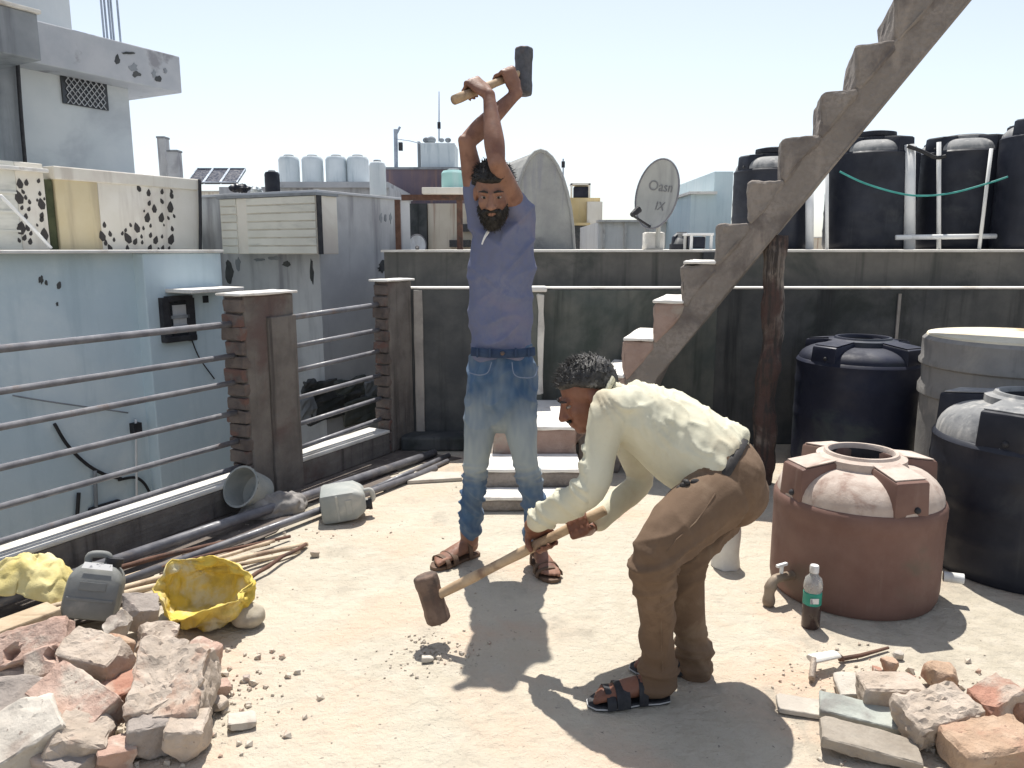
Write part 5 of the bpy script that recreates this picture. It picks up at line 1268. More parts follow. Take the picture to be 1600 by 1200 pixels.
for nm, pts in (('A', [(758, 605, 3.17), (752, 655, 3.15), (746, 722, 3.13), (741, 760, 3.15), (738, 810, 3.20), (737, 845, 3.215)]),
                ('B', [(808, 605, 3.17), (812, 655, 3.14), (822, 722, 3.08), (830, 760, 3.09), (834, 810, 3.13), (837, 855, 3.14)])):
    q = [P(*p) for p in pts]; legs1.append(q)
    limb(B, q, [0.07, 0.058, 0.042, 0.036, 0.034, 0.03], n=16)
# feet: image-left foot points left towards the camera, the other straight at the camera
hl1 = Vector((legs1[0][-1].x + 0.015, legs1[0][-1].y + 0.035, 0)); hl2 = Vector((legs1[1][-1].x, legs1[1][-1].y + 0.045, 0))
yw1, yw2 = math.radians(222), math.radians(286)
fA = foot(B, hl1, yw1, 0.92); fB = foot(B, hl2, yw2, 0.92)
limb(B, [legs1[0][-1], fA(0.05, 0, 0.12), fA(0.048, 0, 0.06)], [0.03, 0.032, 0.03]); limb(B, [legs1[1][-1], fB(0.05, 0, 0.12), fB(0.048, 0, 0.06)], [0.03, 0.032, 0.03])
V_, F_ = fuse(B, 0.0055, 4)
body1 = skin_part('body', V_, F_, 'skin_tan', man1)
eyes(L1, X1, HS, body1)
hair_cap('hair', L1, X1, HS, lambda d: (d.z - (0.30 if d.y > 0.45 else (0.30 - (0.45 - d.y) * 0.70))), 0.016, 'hair_black', body1, 3, tufts=700, tl=0.02)
# beard
BD = MB()
for p, s_ in (((0, 0.052, -0.088), (0.050, 0.050, 0.042)), ((0.036, 0.034, -0.062), (0.024, 0.036, 0.04)), ((-0.036, 0.034, -0.062), (0.024, 0.036, 0.04)), ((0, 0.098, -0.050), (0.030, 0.010, 0.008)), ((0, 0.070, -0.105), (0.034, 0.032, 0.034)),
              ((0.030, 0.088, -0.062), (0.010, 0.010, 0.016)), ((-0.030, 0.088, -0.062), (0.010, 0.010, 0.016))):
    BD.ell(L1(*p), tuple(q * HS for q in s_), X1)
V_, F_ = fuse(BD, 0.005, 2)
V_ = wrinkle(V_, F_, lambda v, n: 0.004 * mnoise.noise(v * 55) + 0.002)
tuft = MB(); tuft.v = [tuple(v) for v in V_]; tuft.f = list(F_)
tr_ = random.Random(8); NN = normals(V_, F_)
for _ in range(1100):
    i_ = tr_.randrange(len(V_)); p_ = Vector(V_[i_]); n_ = Vector(NN[i_])
    d_ = (n_ * 0.6 + Vector((tr_.uniform(-0.4, 0.4), tr_.uniform(-0.3, 0.1), -0.8))).normalized(); s_ = d_.cross(n_ + Vector((0.01, 0, 0))).normalized() * 0.0014
    tuft.add([p_ - s_ - n_ * 0.002, p_ + s_ - n_ * 0.002, p_ + n_ * 0.002, p_ + d_ * tr_.uniform(0.006, 0.015)], [(0, 1, 3), (1, 2, 3), (2, 0, 3)])
bo = tuft.part('beard', 'hair_black', body1, smooth='all')
# T-shirt
tt = [P(785, 556, Y1), P(784, 510, Y1), P(783, 450, Y1), P(784, 395, 3.14), P(783, 355, 3.125), P(781, 337, 3.115)]
limb(ST, tt, [(0.128, 0.105), (0.127, 0.103), (0.129, 0.104), (0.133, 0.108), (0.112, 0.085), (0.055, 0.052)], n=28, cap=(0.08, 1))
limb(ST, [P(760, 362, 3.13), shA, shA.lerp(elA, 0.28)], [0.062, 0.060, 0.056], n=18)
limb(ST, [P(806, 372, 3.13), P(814, 345, 3.13), shB.lerp(elB, 0.16)], [0.068, 0.064, 0.058], n=18)
V_, F_ = fuse(ST, 0.006, 10)
wz = waist.z
def shirt_w(v, n):
    k = max(0, min(1, (v.z - wz) / 0.5))
    a = mnoise.noise(Vector((v.x * 9, v.y * 5, v.z * 3.2 + v.x * 3))) * 0.008
    a += ridge(Vector((v.x * 5 + v.z * 3, v.y * 4, v.z * 9 - v.x * 7))) * 0.007 * (1.1 - k)
    sg = 1 if v.x > P(783, 400, Y1).x else -1
    a += ridge(Vector((v.x * 11 - sg * v.z * 9, 3.3, v.z * 4))) * 0.0065 * k
    if v.z < wz + 0.03: a += 0.008 * mnoise.noise(Vector((v.x * 16, v.y * 16, 0)))
    return a
V_ = wrinkle(V_, F_, shirt_w)
tsh = skin_part('t_shirt', V_, F_, 'tshirt', man1)
# jeans
limb(JN, [P(785, 548, Y1), P(784, 580, Y1 + 0.005), P(784, 618, Y1 + 0.01), P(784, 640, Y1 + 0.015)], [(0.122, 0.097), (0.142, 0.112), (0.148, 0.115), (0.125, 0.10)], n=26)
limb(JN, [P(757, 605, 3.165), P(751, 655, 3.15), P(744, 722, 3.13), P(740, 760, 3.15), P(736, 800, 3.195), P(737, 826, 3.21)], [(0.078, 0.092), (0.071, 0.085), (0.053, 0.066), (0.049, 0.058), (0.048, 0.056), (0.041, 0.05)], n=20)
limb(JN, [P(810, 605, 3.165), P(812, 655, 3.14), P(821, 722, 3.08), P(830, 760, 3.09), P(834, 800, 3.125), P(836, 842, 3.14)], [(0.078, 0.092), (0.070, 0.085), (0.053, 0.066), (0.048, 0.058), (0.047, 0.056), (0.040, 0.048)], n=20)
V_, F_ = fuse(JN, 0.0055, 8)
def jean_w(v, n):
    a = mnoise.noise(v * 9) * 0.004
    low = max(0, min(1, (0.42 - v.z) / 0.1))
    a += ridge(Vector((v.x * 5, v.y * 5, v.z * 17 + v.x * 16))) * 0.007 * low
    kn = math.exp(-((v.z - 0.42) / 0.05) ** 2)
    a += ridge(Vector((v.x * 6, v.y * 4, v.z * 30))) * 0.006 * kn
    a += ridge(Vector((v.x * 12, v.y * 8, v.z * 12 + abs(v.x) * 6))) * 0.005 * max(0, min(1, (v.z - 0.58) / 0.1))
    return a
V_ = wrinkle(V_, F_, jean_w)
jo = skin_part('jeans', V_, F_, 'denim', man1)
fa = jo.data.attributes.new('fade', 'FLOAT', 'POINT')
vals = []
for v in V_:
    z = v[2]
    zz = z + 0.05 * mnoise.noise(Vector(v) * 7)
    f_ = max(0, min(1, (zz - 0.37) / 0.10)) * max(0, min(1, (0.78 - zz) / 0.24))
    f_ *= 0.25 + 0.75 * max(0, min(1, (Y1 + 0.02 - v[1]) / 0.07))
    f_ = f_ * 0.88 + 0.14 + 0.20 * mnoise.noise(Vector(v) * 10) + 0.16 * mnoise.noise(Vector((v[0] * 60, v[1] * 60, v[2] * 16)))
    vals.append(max(0, min(1, f_)))
fa.data.foreach_set('value', vals)
# waistband studs, fly, pockets, hems
m = MB(); m.tube([P(736, 549, 3.05), P(760, 552, 3.035), P(785, 553, 3.03), P(810, 552, 3.035), P(836, 549, 3.05)], [(0.018, 0.005)] * 5, n=8, ref=(0, 0, 1)); m.part('waistband', 'denim_dark', jo, smooth=True)
for (pp) in (([(800, 566, 3.025), (803, 584, 3.022), (815, 590, 3.025), (835, 588, 3.055), (841, 572, 3.075)]), ([(768, 566, 3.025), (762, 582, 3.022), (748, 586, 3.03), (733, 582, 3.06)])):
    m = MB(); m.tube(curve_pts([P(*q) for q in pp], 5), 0.0024, n=5); m.part('pocket_seam', 'denim_thread', jo)
for k, px in enumerate((746, 765, 806, 826)):
    q = P(px, 551, 3.026 if 750 < px < 820 else 3.04); m = MB(); m.box(q, (0.010, 0.014, 0.038)); m.part('belt_loop', 'denim_dark', jo, bevel=0.003)
q = P(785, 552, 3.022); m = MB(); m.ell(q, (0.009, 0.006, 0.009)); m.part('button', 'hammer_steel', jo, smooth=True)
# pendant cord on the chest
m = MB(); m.tube(curve_pts([P(768, 352, 3.03), P(758, 368, 3.02), P(753, 382, 3.02), P(756, 374, 3.018), P(764, 362, 3.02)], 4), 0.0032, n=5); m.part('pendant_cord', 'white_pvc', tsh)
sandal(man1, hl1, yw1, 0.92, 'sandal_brown', 1, 'brown'); sandal(man1, hl2, yw2, 0.92, 'sandal_brown', 1, 'brown')

def sledge(a, b, head_c, head_ax, hl, hw, label, wmat, smat, r0, r1):
    t = thing('sledgehammer', (a + b) / 2, label, 'sledgehammer', 'sledgehammers held by the two people')
    n = 12; pts = [a.lerp(b, k / (n - 1)) for k in range(n)]
    m = MB(); m.tube(pts, [r0 + (r1 - r0) * k / (n - 1) + 0.0012 * math.sin(k * 1.7) for k in range(n)], n=14); m.part('haft', wmat, t, smooth='all')
    x = Vector(head_ax).normalized(); h_ = (b - a).normalized(); y = (h_ - x * h_.dot(x)).normalized(); z = x.cross(y)
    rot = Matrix((x, y, z)).transposed()
    m = MB(); vs = []; 
    secs = [(-0.5, 0.86), (-0.46, 0.98), (-0.3, 1.0), (-0.2, 0.93), (0.2, 0.93), (0.3, 1.0), (0.46, 0.98), (0.5, 0.86)]
    for p_, s_ in secs:
        for k in range(8):
            a_ = math.pi / 8 + k * math.pi / 4
            vs.append(Vector(head_c) + rot @ Vector((p_ * hl, math.cos(a_) * hw * 0.54 * s_, math.sin(a_) * hw * 0.54 * s_)))
    fs = [tuple(reversed(range(8)))] + [(i * 8 + k, i * 8 + (k + 1) % 8, (i + 1) * 8 + (k + 1) % 8, (i + 1) * 8 + k) for i in range(7) for k in range(8)] + [tuple(56 + k for k in range(8))]
    m.add(vs, fs); m.part('hammer_head', smat, t, smooth=True, bevel=0.003)
    return t
sledge(hm_a - haft * 0.02, hm_b + haft * 0.02, hm_b, (0.02, 0.10, 1.0), 0.185, 0.075, 'sledgehammer raised overhead by the standing person', 'wood_handle', 'hammer_steel', 0.018, 0.014)

# ================= bending man swinging a hammer down to the left
man2 = thing('person', (G(1040, 1090).x, 2.2, 0), 'bending person in cream shirt and brown trousers swinging a sledgehammer low', 'person')
B = MB(); SH = MB(); TR = MB()
h2_head = P(675, 935, 2.48); h2_hand = P(850, 843, 2.39); h2_far = P(903, 818, 2.365); h2_end = P(945, 797, 2.34)
ax2 = (h2_head - h2_end).normalized()
def proj(p): return h2_end + ax2 * ((p - h2_end).dot(ax2))
shN = P(958, 640, 2.27); elN = P(922, 762, 2.22); 
shF = P(975, 660, 2.52); elF = P(1000, 752, 2.56)
cN = proj(P(848, 845, 2.39)); cF = proj(P(905, 817, 2.365))
wN = grip(B, cN, -ax2, cN - elN, 0.017, flip=1, thumb=-1, s=1.0)
wF = grip(B, cF, -ax2, cF - elF, 0.017, flip=1, thumb=-1, s=0.95)
arm(B, shN, elN, wN, 0.9); arm(B, shF, elF, wF, 0.9)
H2 = P(917, 617, 2.40)
L2, X2 = head_prims(B, H2, (-0.80, -0.12, -0.42), (-0.42, -0.04, 0.90), 0.93)
limb(B, [H2 + Vector((0.03, 0, -0.02)), P(950, 625, 2.40), P(985, 640, 2.39)], [(0.052, 0.052), (0.056, 0.058), (0.09, 0.08)], ref=(0, 1, 0))
limb(B, [P(985, 650, 2.39), P(1060, 690, 2.33), P(1130, 735, 2.26)], [(0.14, 0.09), (0.12, 0.09), (0.13, 0.10)], ref=(0, 1, 0), n=20)
near = [P(1118, 775, 2.16), P(1062, 822, 2.06), P(1022, 868, 2.00), P(1022, 930, 2.05), P(1026, 1000, 2.10), P(1030, 1062, 2.13)]
far = [P(1130, 785, 2.36), P(1092, 830, 2.27), P(1068, 878, 2.20), P(1074, 940, 2.23), P(1082, 1000, 2.26), P(1088, 1040, 2.275)]
for q in (near, far): limb(B, q, [0.065, 0.06, 0.045, 0.04, 0.036, 0.03], n=14)
hN = Vector((near[-1].x + 0.02, near[-1].y + 0.0, 0)); hF = Vector((far[-1].x + 0.03, far[-1].y, 0))
ywN, ywF = math.radians(186), math.radians(172)
fN = foot(B, hN, ywN, 0.9, 0.02); fF = foot(B, hF, ywF, 0.9, 0.02)
limb(B, [near[-1], fN(0.048, 0, 0.10), fN(0.048, 0, 0.05)], [0.03, 0.032, 0.03]); limb(B, [far[-1], fF(0.048, 0, 0.10), fF(0.048, 0, 0.05)], [0.03, 0.032, 0.03])
V_, F_ = fuse(B, 0.0055, 4)
body2 = skin_part('body', V_, F_, 'skin_dark', man2)
eyes(L2, X2, 0.93, body2)
hair_cap('hair', L2, X2, 0.93, lambda d: (d.z - (0.35 if d.y > 0.5 else (0.35 - (0.5 - d.y) * 0.72))), 0.013, 'hair_grey', body2, 5, tufts=900, tl=0.02)
m = MB(); m.ell(L2(0, 0.096, -0.050), (0.026, 0.009, 0.007), X2); m.part('moustache', 'hair_black', body2, smooth='all')
# cream shirt
limb(SH, [P(1130, 731, 2.265), P(1076, 699, 2.31), P(1028, 667, 2.35), P(985, 645, 2.38), P(962, 634, 2.39)], [(0.150, 0.131), (0.155, 0.136), (0.165, 0.122), (0.16, 0.104), (0.09, 0.07)], ref=(0, 1, 0), n=28, cap=(0.25, 1))
limb(SH, [P(1002, 650, 2.31), shN, shN.lerp(elN, 0.5), elN, elN.lerp(wN, 0.5), elN.lerp(wN, 0.86)], [0.075, 0.062, 0.052, 0.048, 0.046, 0.042], n=18)
limb(SH, [P(1002, 655, 2.47), shF, shF.lerp(elF, 0.5), elF, elF.lerp(wF, 0.5), elF.lerp(wF, 0.8)], [0.07, 0.062, 0.052, 0.047, 0.044, 0.042], n=18)
V_, F_ = fuse(SH, 0.006, 9)
tax = (P(962, 634, 2.39) - P(1122, 722, 2.27)).normalized(); tup = Vector((0, -0.3, 1)); 
torg = P(1122, 722, 2.27)
def cream_w(v, n):
    s_ = (v - torg).dot(tax)
    in_t = 1.0 if v.x > 0.22 else 0.0
    d_ = v.z * 0.55 + v.x * 0.95
    a = mnoise.noise(v * 6) * 0.006
    # folds running across the back from the waist, and gathered at shoulder and elbow
    up_ = max(0.12, min(1, (v.z - (0.80 - 0.45 * (v.x - 0.35))) / 0.10 + 0.4))      # the flank hangs smooth, the back is creased
    a += ridge(Vector((d_ * 17 + 1.9 * mnoise.noise(v * 6), v.y * 3.0, (v.z - v.x) * 3.4))) * 0.0050 * in_t * up_ * (0.5 + 1.1 * abs(mnoise.noise(v * 5)))
    a += ridge(Vector((d_ * 38 + 1.5 * mnoise.noise(v * 9), v.y * 5.0, (v.z - v.x) * 7))) * 0.0026 * in_t * up_
    a += ridge(Vector((v.x * 4, v.y * 6, v.z * 26 + v.x * 14))) * 0.0055 * (1 - in_t)
    if s_ < 0.03: a += 0.008 * mnoise.noise(Vector((v.x * 18, v.y * 14, v.z * 18)))
    return a
V_ = wrinkle(V_, F_, cream_w)
csh = skin_part('shirt', V_, F_, 'cream_shirt', man2)
m = MB(); cpts = [P(958, 592, 2.36), P(950, 608, 2.33), P(947, 628, 2.32), P(950, 645, 2.33)]
m.tube(curve_pts(cpts, 5), [(0.014, 0.007)] * 16, n=8, ref=(0, 0, 1)); m.part('collar', 'cream_shirt', csh, smooth=True)
# brown trousers
limb(TR, [P(1112, 735, 2.26), P(1135, 752, 2.255), P(1148, 768, 2.255)], [(0.148, 0.128), (0.155, 0.125), (0.135, 0.10)], ref=(0, 1, 0), n=24)
limb(TR, near[:1] + [P(1064, 820, 2.07), P(1026, 868, 2.00), P(1024, 930, 2.045), P(1026, 1000, 2.10), P(1029, 1066, 2.125)], [(0.092, 0.092), (0.082, 0.083), (0.068, 0.070), (0.055, 0.058), (0.049, 0.049), (0.050, 0.054)], ref=(0, 1, 0), n=20)
limb(TR, far[:1] + [P(1094, 828, 2.28), P(1070, 878, 2.20), P(1074, 940, 2.23), P(1081, 1000, 2.26), P(1086, 1048, 2.27)], [(0.092, 0.092), (0.08, 0.08), (0.066, 0.067), (0.054, 0.056), (0.049, 0.049), (0.050, 0.054)], ref=(0, 1, 0), n=20)
V_, F_ = fuse(TR, 0.006, 8)
def tr_w(v, n):
    a = mnoise.noise(v * 5) * 0.006
    a += ridge(Vector((v.x * 5, v.y * 4, v.z * 20 - v.x * 6))) * 0.0065 * max(0, 1 - abs(v.z - 0.50) / 0.16)
    a += ridge(Vector((v.x * 11, v.y * 7, v.z * 5 + v.x * 2))) * 0.005 * (1 if v.z < 0.42 else 0.5)
    a += ridge(Vector((v.x * 4, v.y * 4, v.z * 24))) * 0.006 * max(0, 1 - abs(v.z - 0.09) / 0.12)
    return a
V_ = wrinkle(V_, F_, tr_w)
tro = skin_part('trousers', V_, F_, 'brown_trousers', man2)
# belt showing below the shirt hem, rumpled shirt tail and key bunch
bc_ = P(1131, 741, 2.257); bx = tax; by = Vector((0, 1, 0)); by = (by - bx * by.dot(bx)).normalized(); bz = bx.cross(by)
m = MB(); m.tube([bc_ + by * (0.154 * math.cos(t)) + bz * (0.130 * math.sin(t)) for t in [2 * math.pi * k / 40 for k in range(41)]], [(0.014, 0.005)] * 41, n=8, ref=bx, caps=False); m.part('belt', 'belt_black', tro, smooth=True)
m = MB()
for k in range(7): m.ell(P(1062 + k * 5, 766 - (k % 3) * 6, 2.105), (0.012, 0.010, 0.016), rotm(y=20 * k, x=35 * k), 10, 6)
m.part('key_bunch', 'belt_black', tro, smooth=True)
m = MB(); m.tube(curve_pts([P(1112, 792, 2.075), P(1096, 800, 2.06), P(1078, 800, 2.05)], 4), 0.004, n=5); m.part('pocket_seam', 'belt_black', tro)
def on_surface(path, V_, out=0.002):
    q = []
    for p in path:
        d2 = ((V_ - np.array(p)) ** 2).sum(axis=1); q.append(V_[d2.argmin()])
    return curve_pts([Vector(x) for x in q], 3)
m = MB(); m.tube(on_surface([P(1120, 770, 2.05), P(1085, 815, 2.0), P(1045, 862, 1.94), P(1032, 930, 1.98), P(1032, 1000, 2.04), P(1034, 1050, 2.07)], V_), 0.0022, n=5); m.part('side_seam', 'brown_trousers', tro)
sandal(man2, hN, ywN, 0.9, 'sandal_black', 1, 'black'); sandal(man2, hF, ywF, 0.9, 'sandal_black', 1, 'black')
hdir = (P(687, 971, 2.47) - P(664, 897, 2.49))
sledge(h2_end, h2_head + ax2 * 0.02, h2_head, hdir, 0.172, 0.082, 'rusty sledgehammer held low by the bending person', 'wood_handle', 'hammer_rust', 0.0165, 0.0175)
# ------------------------------------------------------------------ broken bricks and rubble
def chunk_mesh(size, mat, seed, cut=0, holes=(), rough=0.008, lump=0.0, bev=0.006, res=0.012, chips=3):
    rr = random.Random(seed)
    bm = bmesh.new(); bmesh.ops.create_cube(bm, size=1.0)
    for v in bm.verts: v.co = Vector((v.co.x * size[0], v.co.y * size[1], v.co.z * size[2]))
    def cutp(co, no):
        r = bmesh.ops.bisect_plane(bm, geom=bm.verts[:] + bm.edges[:] + bm.faces[:], plane_co=co, plane_no=no, clear_outer=True)
        es = [e for e in r['geom_cut'] if isinstance(e, bmesh.types.BMEdge)]
        if es: bmesh.ops.holes_fill(bm, edges=es, sides=0)
    for k in range(chips):      # knocked off corners
        s = Vector((rr.choice((-1, 1)), rr.choice((-1, 1)), rr.choice((-1, 1))))
        co = Vector((s.x * size[0] / 2, s.y * size[1] / 2, s.z * size[2] / 2))
        no = Vector((s.x * rr.uniform(0.4, 1), s.y * rr.uniform(0.4, 1), s.z * rr.uniform(0.4, 1))).normalized()
        cutp(co - no * rr.uniform(0.012, 0.035) * min(1, min(size) / 0.08), no)
    for k in range(cut):        # broken end
        no = Vector((rr.choice((-1, 1)), rr.uniform(-0.45, 0.45), rr.uniform(-0.45, 0.45))).normalized()
        cutp(Vector((no.x * size[0] * rr.uniform(0.28, 0.38), 0, 0)), no)
    bev = min(bev, min(size) * 0.12); rough = min(rough, min(size) * 0.14)
    bmesh.ops.bevel(bm, geom=[e for e in bm.edges if e.calc_face_angle(0) > 0.4], offset=bev, segments=1, affect='EDGES', clamp_overlap=True)
    bmesh.ops.triangulate(bm, faces=bm.faces[:])
    for _ in range(5):
        es = [e for e in bm.edges if e.calc_length() > res * 1.7]
        if not es or len(bm.verts) > 4200: break
        bmesh.ops.subdivide_edges(bm, edges=es, cuts=1)
        bmesh.ops.triangulate(bm, faces=[f for f in bm.faces if len(f.verts) > 3])
    bm.normal_update()
    off = Vector((seed * 1.7, seed * 0.9, seed * 2.3))
    for v in bm.verts:
        q = v.co * 14 + off
        d = mnoise.noise(q) * 0.9 + mnoise.noise(q * 2.7) * 0.55 + (abs(mnoise.noise(q * 5.5)) - 0.25) * 0.9
        v.co += v.normal * d * rough
        if lump: v.co += v.normal * lump * mnoise.noise(v.co * 5 + off)
        for hx, hy, hr in holes:
            dd = math.hypot(v.co.x - hx, v.co.y - hy)
            if dd < hr and v.co.z > 0: v.co.z -= 0.045 * min(1, (hr - dd) / (hr * 0.35))
    me = bpy.data.meshes.new('chunk'); bm.to_mesh(me); bm.free()
    me.polygons.foreach_set('use_smooth', [True] * len(me.polygons))
    try: me.set_sharp_from_angle(angle=math.radians(32))
    except Exception: pass
    me.materials.append(M[mat])
    return me
_seed = [11]
def chunk(name, px, py, z, size, rot, mat, label, cat, group, **k):
    _seed[0] += 1
    me = chunk_mesh(size, mat, _seed[0], **k); me.name = name
    o = bpy.data.objects.new(name, me); C.objects.link(o)
    o.location = G(px, py, z); o.rotation_euler = rotm(*rot).to_euler()
    bpy.context.view_layer.update()
    lo = min((o.matrix_world @ v.co).z for v in me.vertices)
    if lo < 0.0: o.location.z -= lo - 0.001
    return tag(o, label, cat, group)
LG = 'broken bricks heaped at the lower left'
chunk('broken_brick', 52, 1008, 0.135, (0.215, 0.115, 0.075), (42, -12, 16), 'brick_pink', 'pinkish brick with a round hole below the dark jerrycan', 'brick', LG, holes=((-0.045, -0.02, 0.024),))
chunk('broken_brick', 78, 1035, 0.125, (0.13, 0.09, 0.06), (48, -18, 12), 'brick_pink', 'smaller pink brick piece with a round hole in front of the other holed brick', 'brick', LG, holes=((0.02, 0.012, 0.017),), cut=1)
chunk('broken_brick', 148, 1028, 0.115, (0.20, 0.12, 0.10), (14, 6, -14), 'brick_mortar', 'grey brown brick with flat pale top in the upper middle of the left heap', 'brick', LG)
chunk('broken_brick', 122, 1098, 0.11, (0.235, 0.12, 0.09), (28, 14, -26), 'brick_pink', 'largest pink brick slanting down to the right in the left heap', 'brick', LG, bev=0.012)
chunk('broken_brick', 22, 1108, 0.08, (0.20, 0.13, 0.11), (30, 8, 24), 'brick_grey', 'dark grey brick at the left picture edge beside the largest pink brick', 'brick', LG)
chunk('broken_brick', 40, 1168, 0.06, (0.19, 0.16, 0.10), (18, -20, 38), 'stone_white', 'whitish block in the bottom left picture corner', 'brick', LG, bev=0.008)
chunk('rubble_lump', 126, 1168, 0.05, (0.13, 0.11, 0.09), (10, 20, 15), 'brick_mortar', 'pale lumpy mortar chunk below the largest pink brick', 'rubble', LG, rough=0.022, lump=0.02)
chunk('broken_brick', 252, 1078, 0.10, (0.13, 0.24, 0.12), (24, 4, 12), 'brick_mortar', 'left half of the big mortar covered brick pair in the heap', 'brick', LG, rough=0.016)
chunk('broken_brick', 296, 1090, 0.085, (0.11, 0.23, 0.12), (26, -6, 4), 'brick_mortar', 'right half of the big mortar covered brick pair in the heap', 'brick', LG, rough=0.018)
chunk('broken_brick', 236, 1148, 0.05, (0.11, 0.10, 0.10), (4, 0, 24), 'brick_grey', 'grey brick end standing under the mortar covered pair on the left', 'brick', LG)
chunk('broken_brick', 294, 1152, 0.05, (0.10, 0.10, 0.10), (6, 4, 8), 'brick_mortar', 'brownish brick end standing under the mortar covered pair on the right', 'brick', LG)
chunk('broken_brick', 308, 1030, 0.075, (0.12, 0.10, 0.09), (10, 10, -18), 'brick_pink', 'pink angular brick piece at the right end behind the mortar covered pair', 'brick', LG, cut=1)
chunk('rubble_lump', 248, 1000, 0.06, (0.12, 0.09, 0.08), (30, 25, 30), 'brick_mortar', 'pointed pale grey chunk just below the open yellow sack', 'rubble', LG, rough=0.016, chips=6)
chunk('broken_brick', 186, 978, 0.11, (0.075, 0.07, 0.06), (20, -30, 25), 'stone_white', 'small white block right of the dark jerrycan', 'brick', LG, chips=5)
chunk('broken_brick', 218, 966, 0.07, (0.11, 0.09, 0.12), (20, 10, 30), 'brick_grey', 'dark grey brick between jerrycan and open yellow sack', 'brick', LG)
chunk('rubble_lump', 186, 1008, 0.10, (0.08, 0.06, 0.06), (10, 30, 50), 'brick_tan', 'small yellowish chunk above the grey brown brick', 'rubble', LG, chips=5)
chunk('rubble_lump', 178, 1185, 0.03, (0.09, 0.07, 0.06), (10, 10, 40), 'brick_pink', 'small pink chunk at the bottom edge between the two heaps', 'rubble', LG, chips=5)
chunk('broken_brick', 30, 1052, 0.05, (0.22, 0.12, 0.08), (6, 4, 10), 'brick_grey', 'shaded brick lying under the pink holed brick at the left edge', 'brick', LG)
chunk('broken_brick', 190, 1090, 0.035, (0.20, 0.11, 0.07), (2, 4, 60), 'brick_red', 'reddish brick lying low between largest pink brick and mortar pair', 'brick', LG)
chunk('broken_brick', 95, 1190, 0.03, (0.20, 0.11, 0.06), (2, 4, -20), 'brick_grey', 'grey brick lying low at the bottom edge left of the pale mortar chunk', 'brick', LG)
chunk('rubble_lump', 345, 1078, 0.018, (0.05, 0.04, 0.035), (10, 10, 40), 'brick_pink', 'upper of two small pieces right of the left heap', 'rubble', LG, chips=5)
chunk('rubble_lump', 343, 1103, 0.018, (0.055, 0.045, 0.032), (10, 10, 80), 'brick_mortar', 'lower of two small pieces right of the left heap', 'rubble', LG, chips=5)
chunk('rubble_lump', 378, 1128, 0.012, (0.075, 0.06, 0.02), (0, 6, 20), 'stone_white', 'flat whitish flake lying alone right of the left heap', 'rubble', LG, chips=6)
chunk('rubble_lump', 385, 1060, 0.010, (0.022, 0.018, 0.018), (0, 6, 20), 'brick_grey', 'tiny dark pebble on the floor right of the left heap', 'rubble', LG, chips=6)
m = MB(); m.ell(G(384, 985, 0.0) + Vector((0, 0.03, 0.042)), (0.062, 0.058, 0.045), None, 32, 20)
m.solo('round_stone', 'river_stone', 'smooth round brown stone right of the open yellow sack', 'stone', smooth='all', cuts=1, rough=0.01)
RG = 'broken bricks and slabs at the lower right'
chunk('tile_shard', 1254, 1104, 0.012, (0.145, 0.085, 0.016), (0, 2, -14), 'stone_white', 'white tile shard at the left end of the right heap', 'tile', RG, rough=0.004, bev=0.002, chips=4)
chunk('slate_slab', 1343, 1114, 0.03, (0.22, 0.085, 0.026), (10, 4, -20), 'slate', 'grey green slab right of the white tile shard', 'slab', RG, rough=0.006, bev=0.003)
chunk('slate_slab', 1358, 1165, 0.028, (0.25, 0.10, 0.035), (4, 6, -18), 'slab_tan', 'longer brownish slab in front of the grey green slab', 'slab', RG, rough=0.007, bev=0.004)
chunk('rubble_lump', 1327, 1073, 0.03, (0.075, 0.10, 0.03), (12, -6, -10), 'stone_white', 'white wedge behind the grey green slab', 'rubble', RG, rough=0.006, chips=4)
chunk('broken_brick', 1388, 1088, 0.045, (0.175, 0.10, 0.085), (0, 0, -4), 'brick_mortar', 'dusty brown half brick in the middle of the right heap', 'brick', RG)
chunk('broken_brick', 1462, 1122, 0.065, (0.21, 0.12, 0.10), (20, -6, 14), 'brick_mortar', 'big mortar coated brick tilted towards the viewer in the right heap', 'brick', RG, rough=0.014, bev=0.016)
chunk('broken_brick', 1546, 1098, 0.055, (0.16, 0.09, 0.08), (6, -10, 22), 'brick_red', 'reddest broken brick at the right side of the right heap', 'brick', RG, cut=1, rough=0.014)
chunk('broken_brick', 1545, 1172, 0.05, (0.23, 0.13, 0.09), (6, -3, 10), 'brick_tan', 'orange tan brick at the bottom right picture corner', 'brick', RG, bev=0.014)
chunk('rubble_lump', 1470, 1060, 0.03, (0.09, 0.07, 0.06), (10, 6, 10), 'brick_tan', 'small yellowish chunk at the back of the right heap', 'rubble', RG, chips=5)
chunk('rubble_lump', 1389, 1040, 0.02, (0.05, 0.04, 0.035), (10, 6, 40), 'brick_tan', 'tan pebble behind the dusty half brick', 'rubble', RG, chips=5)
chunk('rubble_lump', 1370, 1052, 0.014, (0.03, 0.025, 0.025), (10, 6, 80), 'brick_red', 'small dark red pebble behind the white wedge', 'rubble', RG, chips=5)
chunk('rubble_lump', 1402, 1024, 0.014, (0.035, 0.025, 0.022), (10, 6, 10), 'stone_white', 'small pale pebble at the back of the right heap', 'rubble', RG, chips=5)
chunk('rubble_lump', 1600, 1110, 0.03, (0.10, 0.08, 0.06), (10, 6, 30), 'brick_tan', 'tan chunk cut by the right picture edge beside the reddest brick', 'rubble', RG, chips=4)
chunk('rubble_lump', 1415, 1060, 0.012, (0.05, 0.035, 0.02), (0, 6, 30), 'brick_red', 'flat red flake behind the mortar coated brick', 'rubble', RG, chips=5)
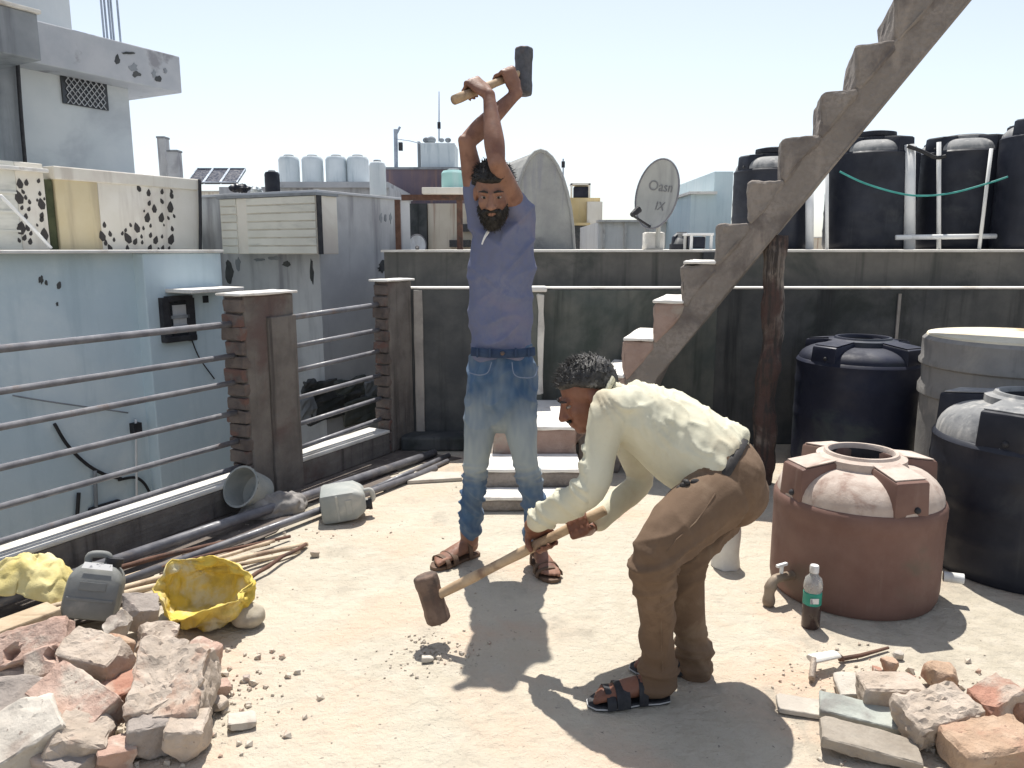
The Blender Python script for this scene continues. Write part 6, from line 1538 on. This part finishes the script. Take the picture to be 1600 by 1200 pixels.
chunk('rubble_lump', 668, 1030, 0.010, (0.04, 0.022, 0.018), (0, 6, 10), 'stone_white', 'small white chip on the floor under the low sledgehammer', 'rubble', None, chips=5)
chunk('rubble_lump', 492, 866, 0.012, (0.04, 0.03, 0.025), (0, 6, 10), 'brick_mortar', 'small chip below the paler jerrycan', 'rubble', None, chips=5)
# broken stick and angle piece left of the right heap
m = MB(); m.tube([G(1311, 1030, 0.012), G(1345, 1024, 0.014), G(1388, 1012, 0.012)], [0.008, 0.007, 0.005], n=7); m.solo('broken_stick', 'rust', 'thin dark broken stick behind the right heap', 'stick', smooth='all')
an = thing('trowel', G(1285, 1035), 'pale mortar caked angle piece with dark underside left of the thin broken stick', 'tool')
m = MB(); a_, b_, c_ = G(1268, 1062, 0.012), G(1272, 1030, 0.05), G(1308, 1022, 0.045)
m.tube([a_, b_], [(0.022, 0.010), (0.020, 0.010)], n=8); m.part('short_arm', 'brick_mortar', an, bevel=0.003)
m = MB(); m.tube([b_ + Vector((-0.01, 0, 0.0)), c_], [(0.012, 0.024), (0.010, 0.022)], n=8, ref=(0, 0, 1)); m.part('long_arm', 'concrete_pale', an, bevel=0.003)
m = MB(); m.tube([c_, c_ + Vector((0.03, 0.02, -0.03))], 0.008, n=8); m.part('tang', 'rust', an)

# crumbs: uncountable grit scattered on the floor
cr = random.Random(21); m = MB()
def crumb(x, y, s):
    n = 5; vs = [(x + s * cr.uniform(-1, 1), y + s * cr.uniform(-1, 1), 0.0005 + s * cr.uniform(0, 0.9)) for _ in range(2)]
    a = cr.uniform(0, 6.28)
    base = [(x + s * math.cos(a + k * 2.1) * cr.uniform(0.6, 1), y + s * math.sin(a + k * 2.1) * cr.uniform(0.6, 1), 0.0005) for k in range(3)]
    top = [(x + s * 0.6 * math.cos(a + 0.6 + k * 2.1), y + s * 0.6 * math.sin(a + 0.6 + k * 2.1), s * cr.uniform(0.5, 1.0)) for k in range(3)]
    m.add(base + top, [(2, 1, 0), (3, 4, 5), (0, 1, 3), (1, 4, 3), (1, 2, 4), (2, 5, 4), (2, 0, 5), (0, 3, 5)])
spots_ = [((190, 1110), 0.18, 600), ((330, 1090), 0.12, 90), ((1440, 1110), 0.2, 320), ((680, 1020), 0.12, 120), ((420, 830), 0.3, 120), ((1300, 1060), 0.12, 70)]
for (px, py), sg, n in spots_:
    c = G(px, py)
    for _ in range(n):
        crumb(c.x + cr.gauss(0, sg), c.y + cr.gauss(0, sg * 0.7), abs(cr.gauss(0, 0.0045)) + 0.0015)
for (px, py), n in (((150, 1110), 130), ((260, 1120), 110), ((1440, 1110), 90), ((330, 1060), 60)):
    c = G(px, py)
    for _ in range(n): crumb(c.x + cr.gauss(0, 0.16), c.y + cr.gauss(0, 0.12), cr.uniform(0.007, 0.02))
for _ in range(45):
    c = G(cr.gauss(672, 26), cr.gauss(1022, 9)); crumb(c.x, c.y, cr.uniform(0.004, 0.013))
for _ in range(260): crumb(cr.uniform(-1.6, 2.4), cr.uniform(1.5, 4.4), abs(cr.gauss(0, 0.0025)) + 0.001)
m.solo('rubble_grit', 'grit', 'fine brick grit and mortar crumbs strewn over the roof floor', 'grit', kind='stuff')
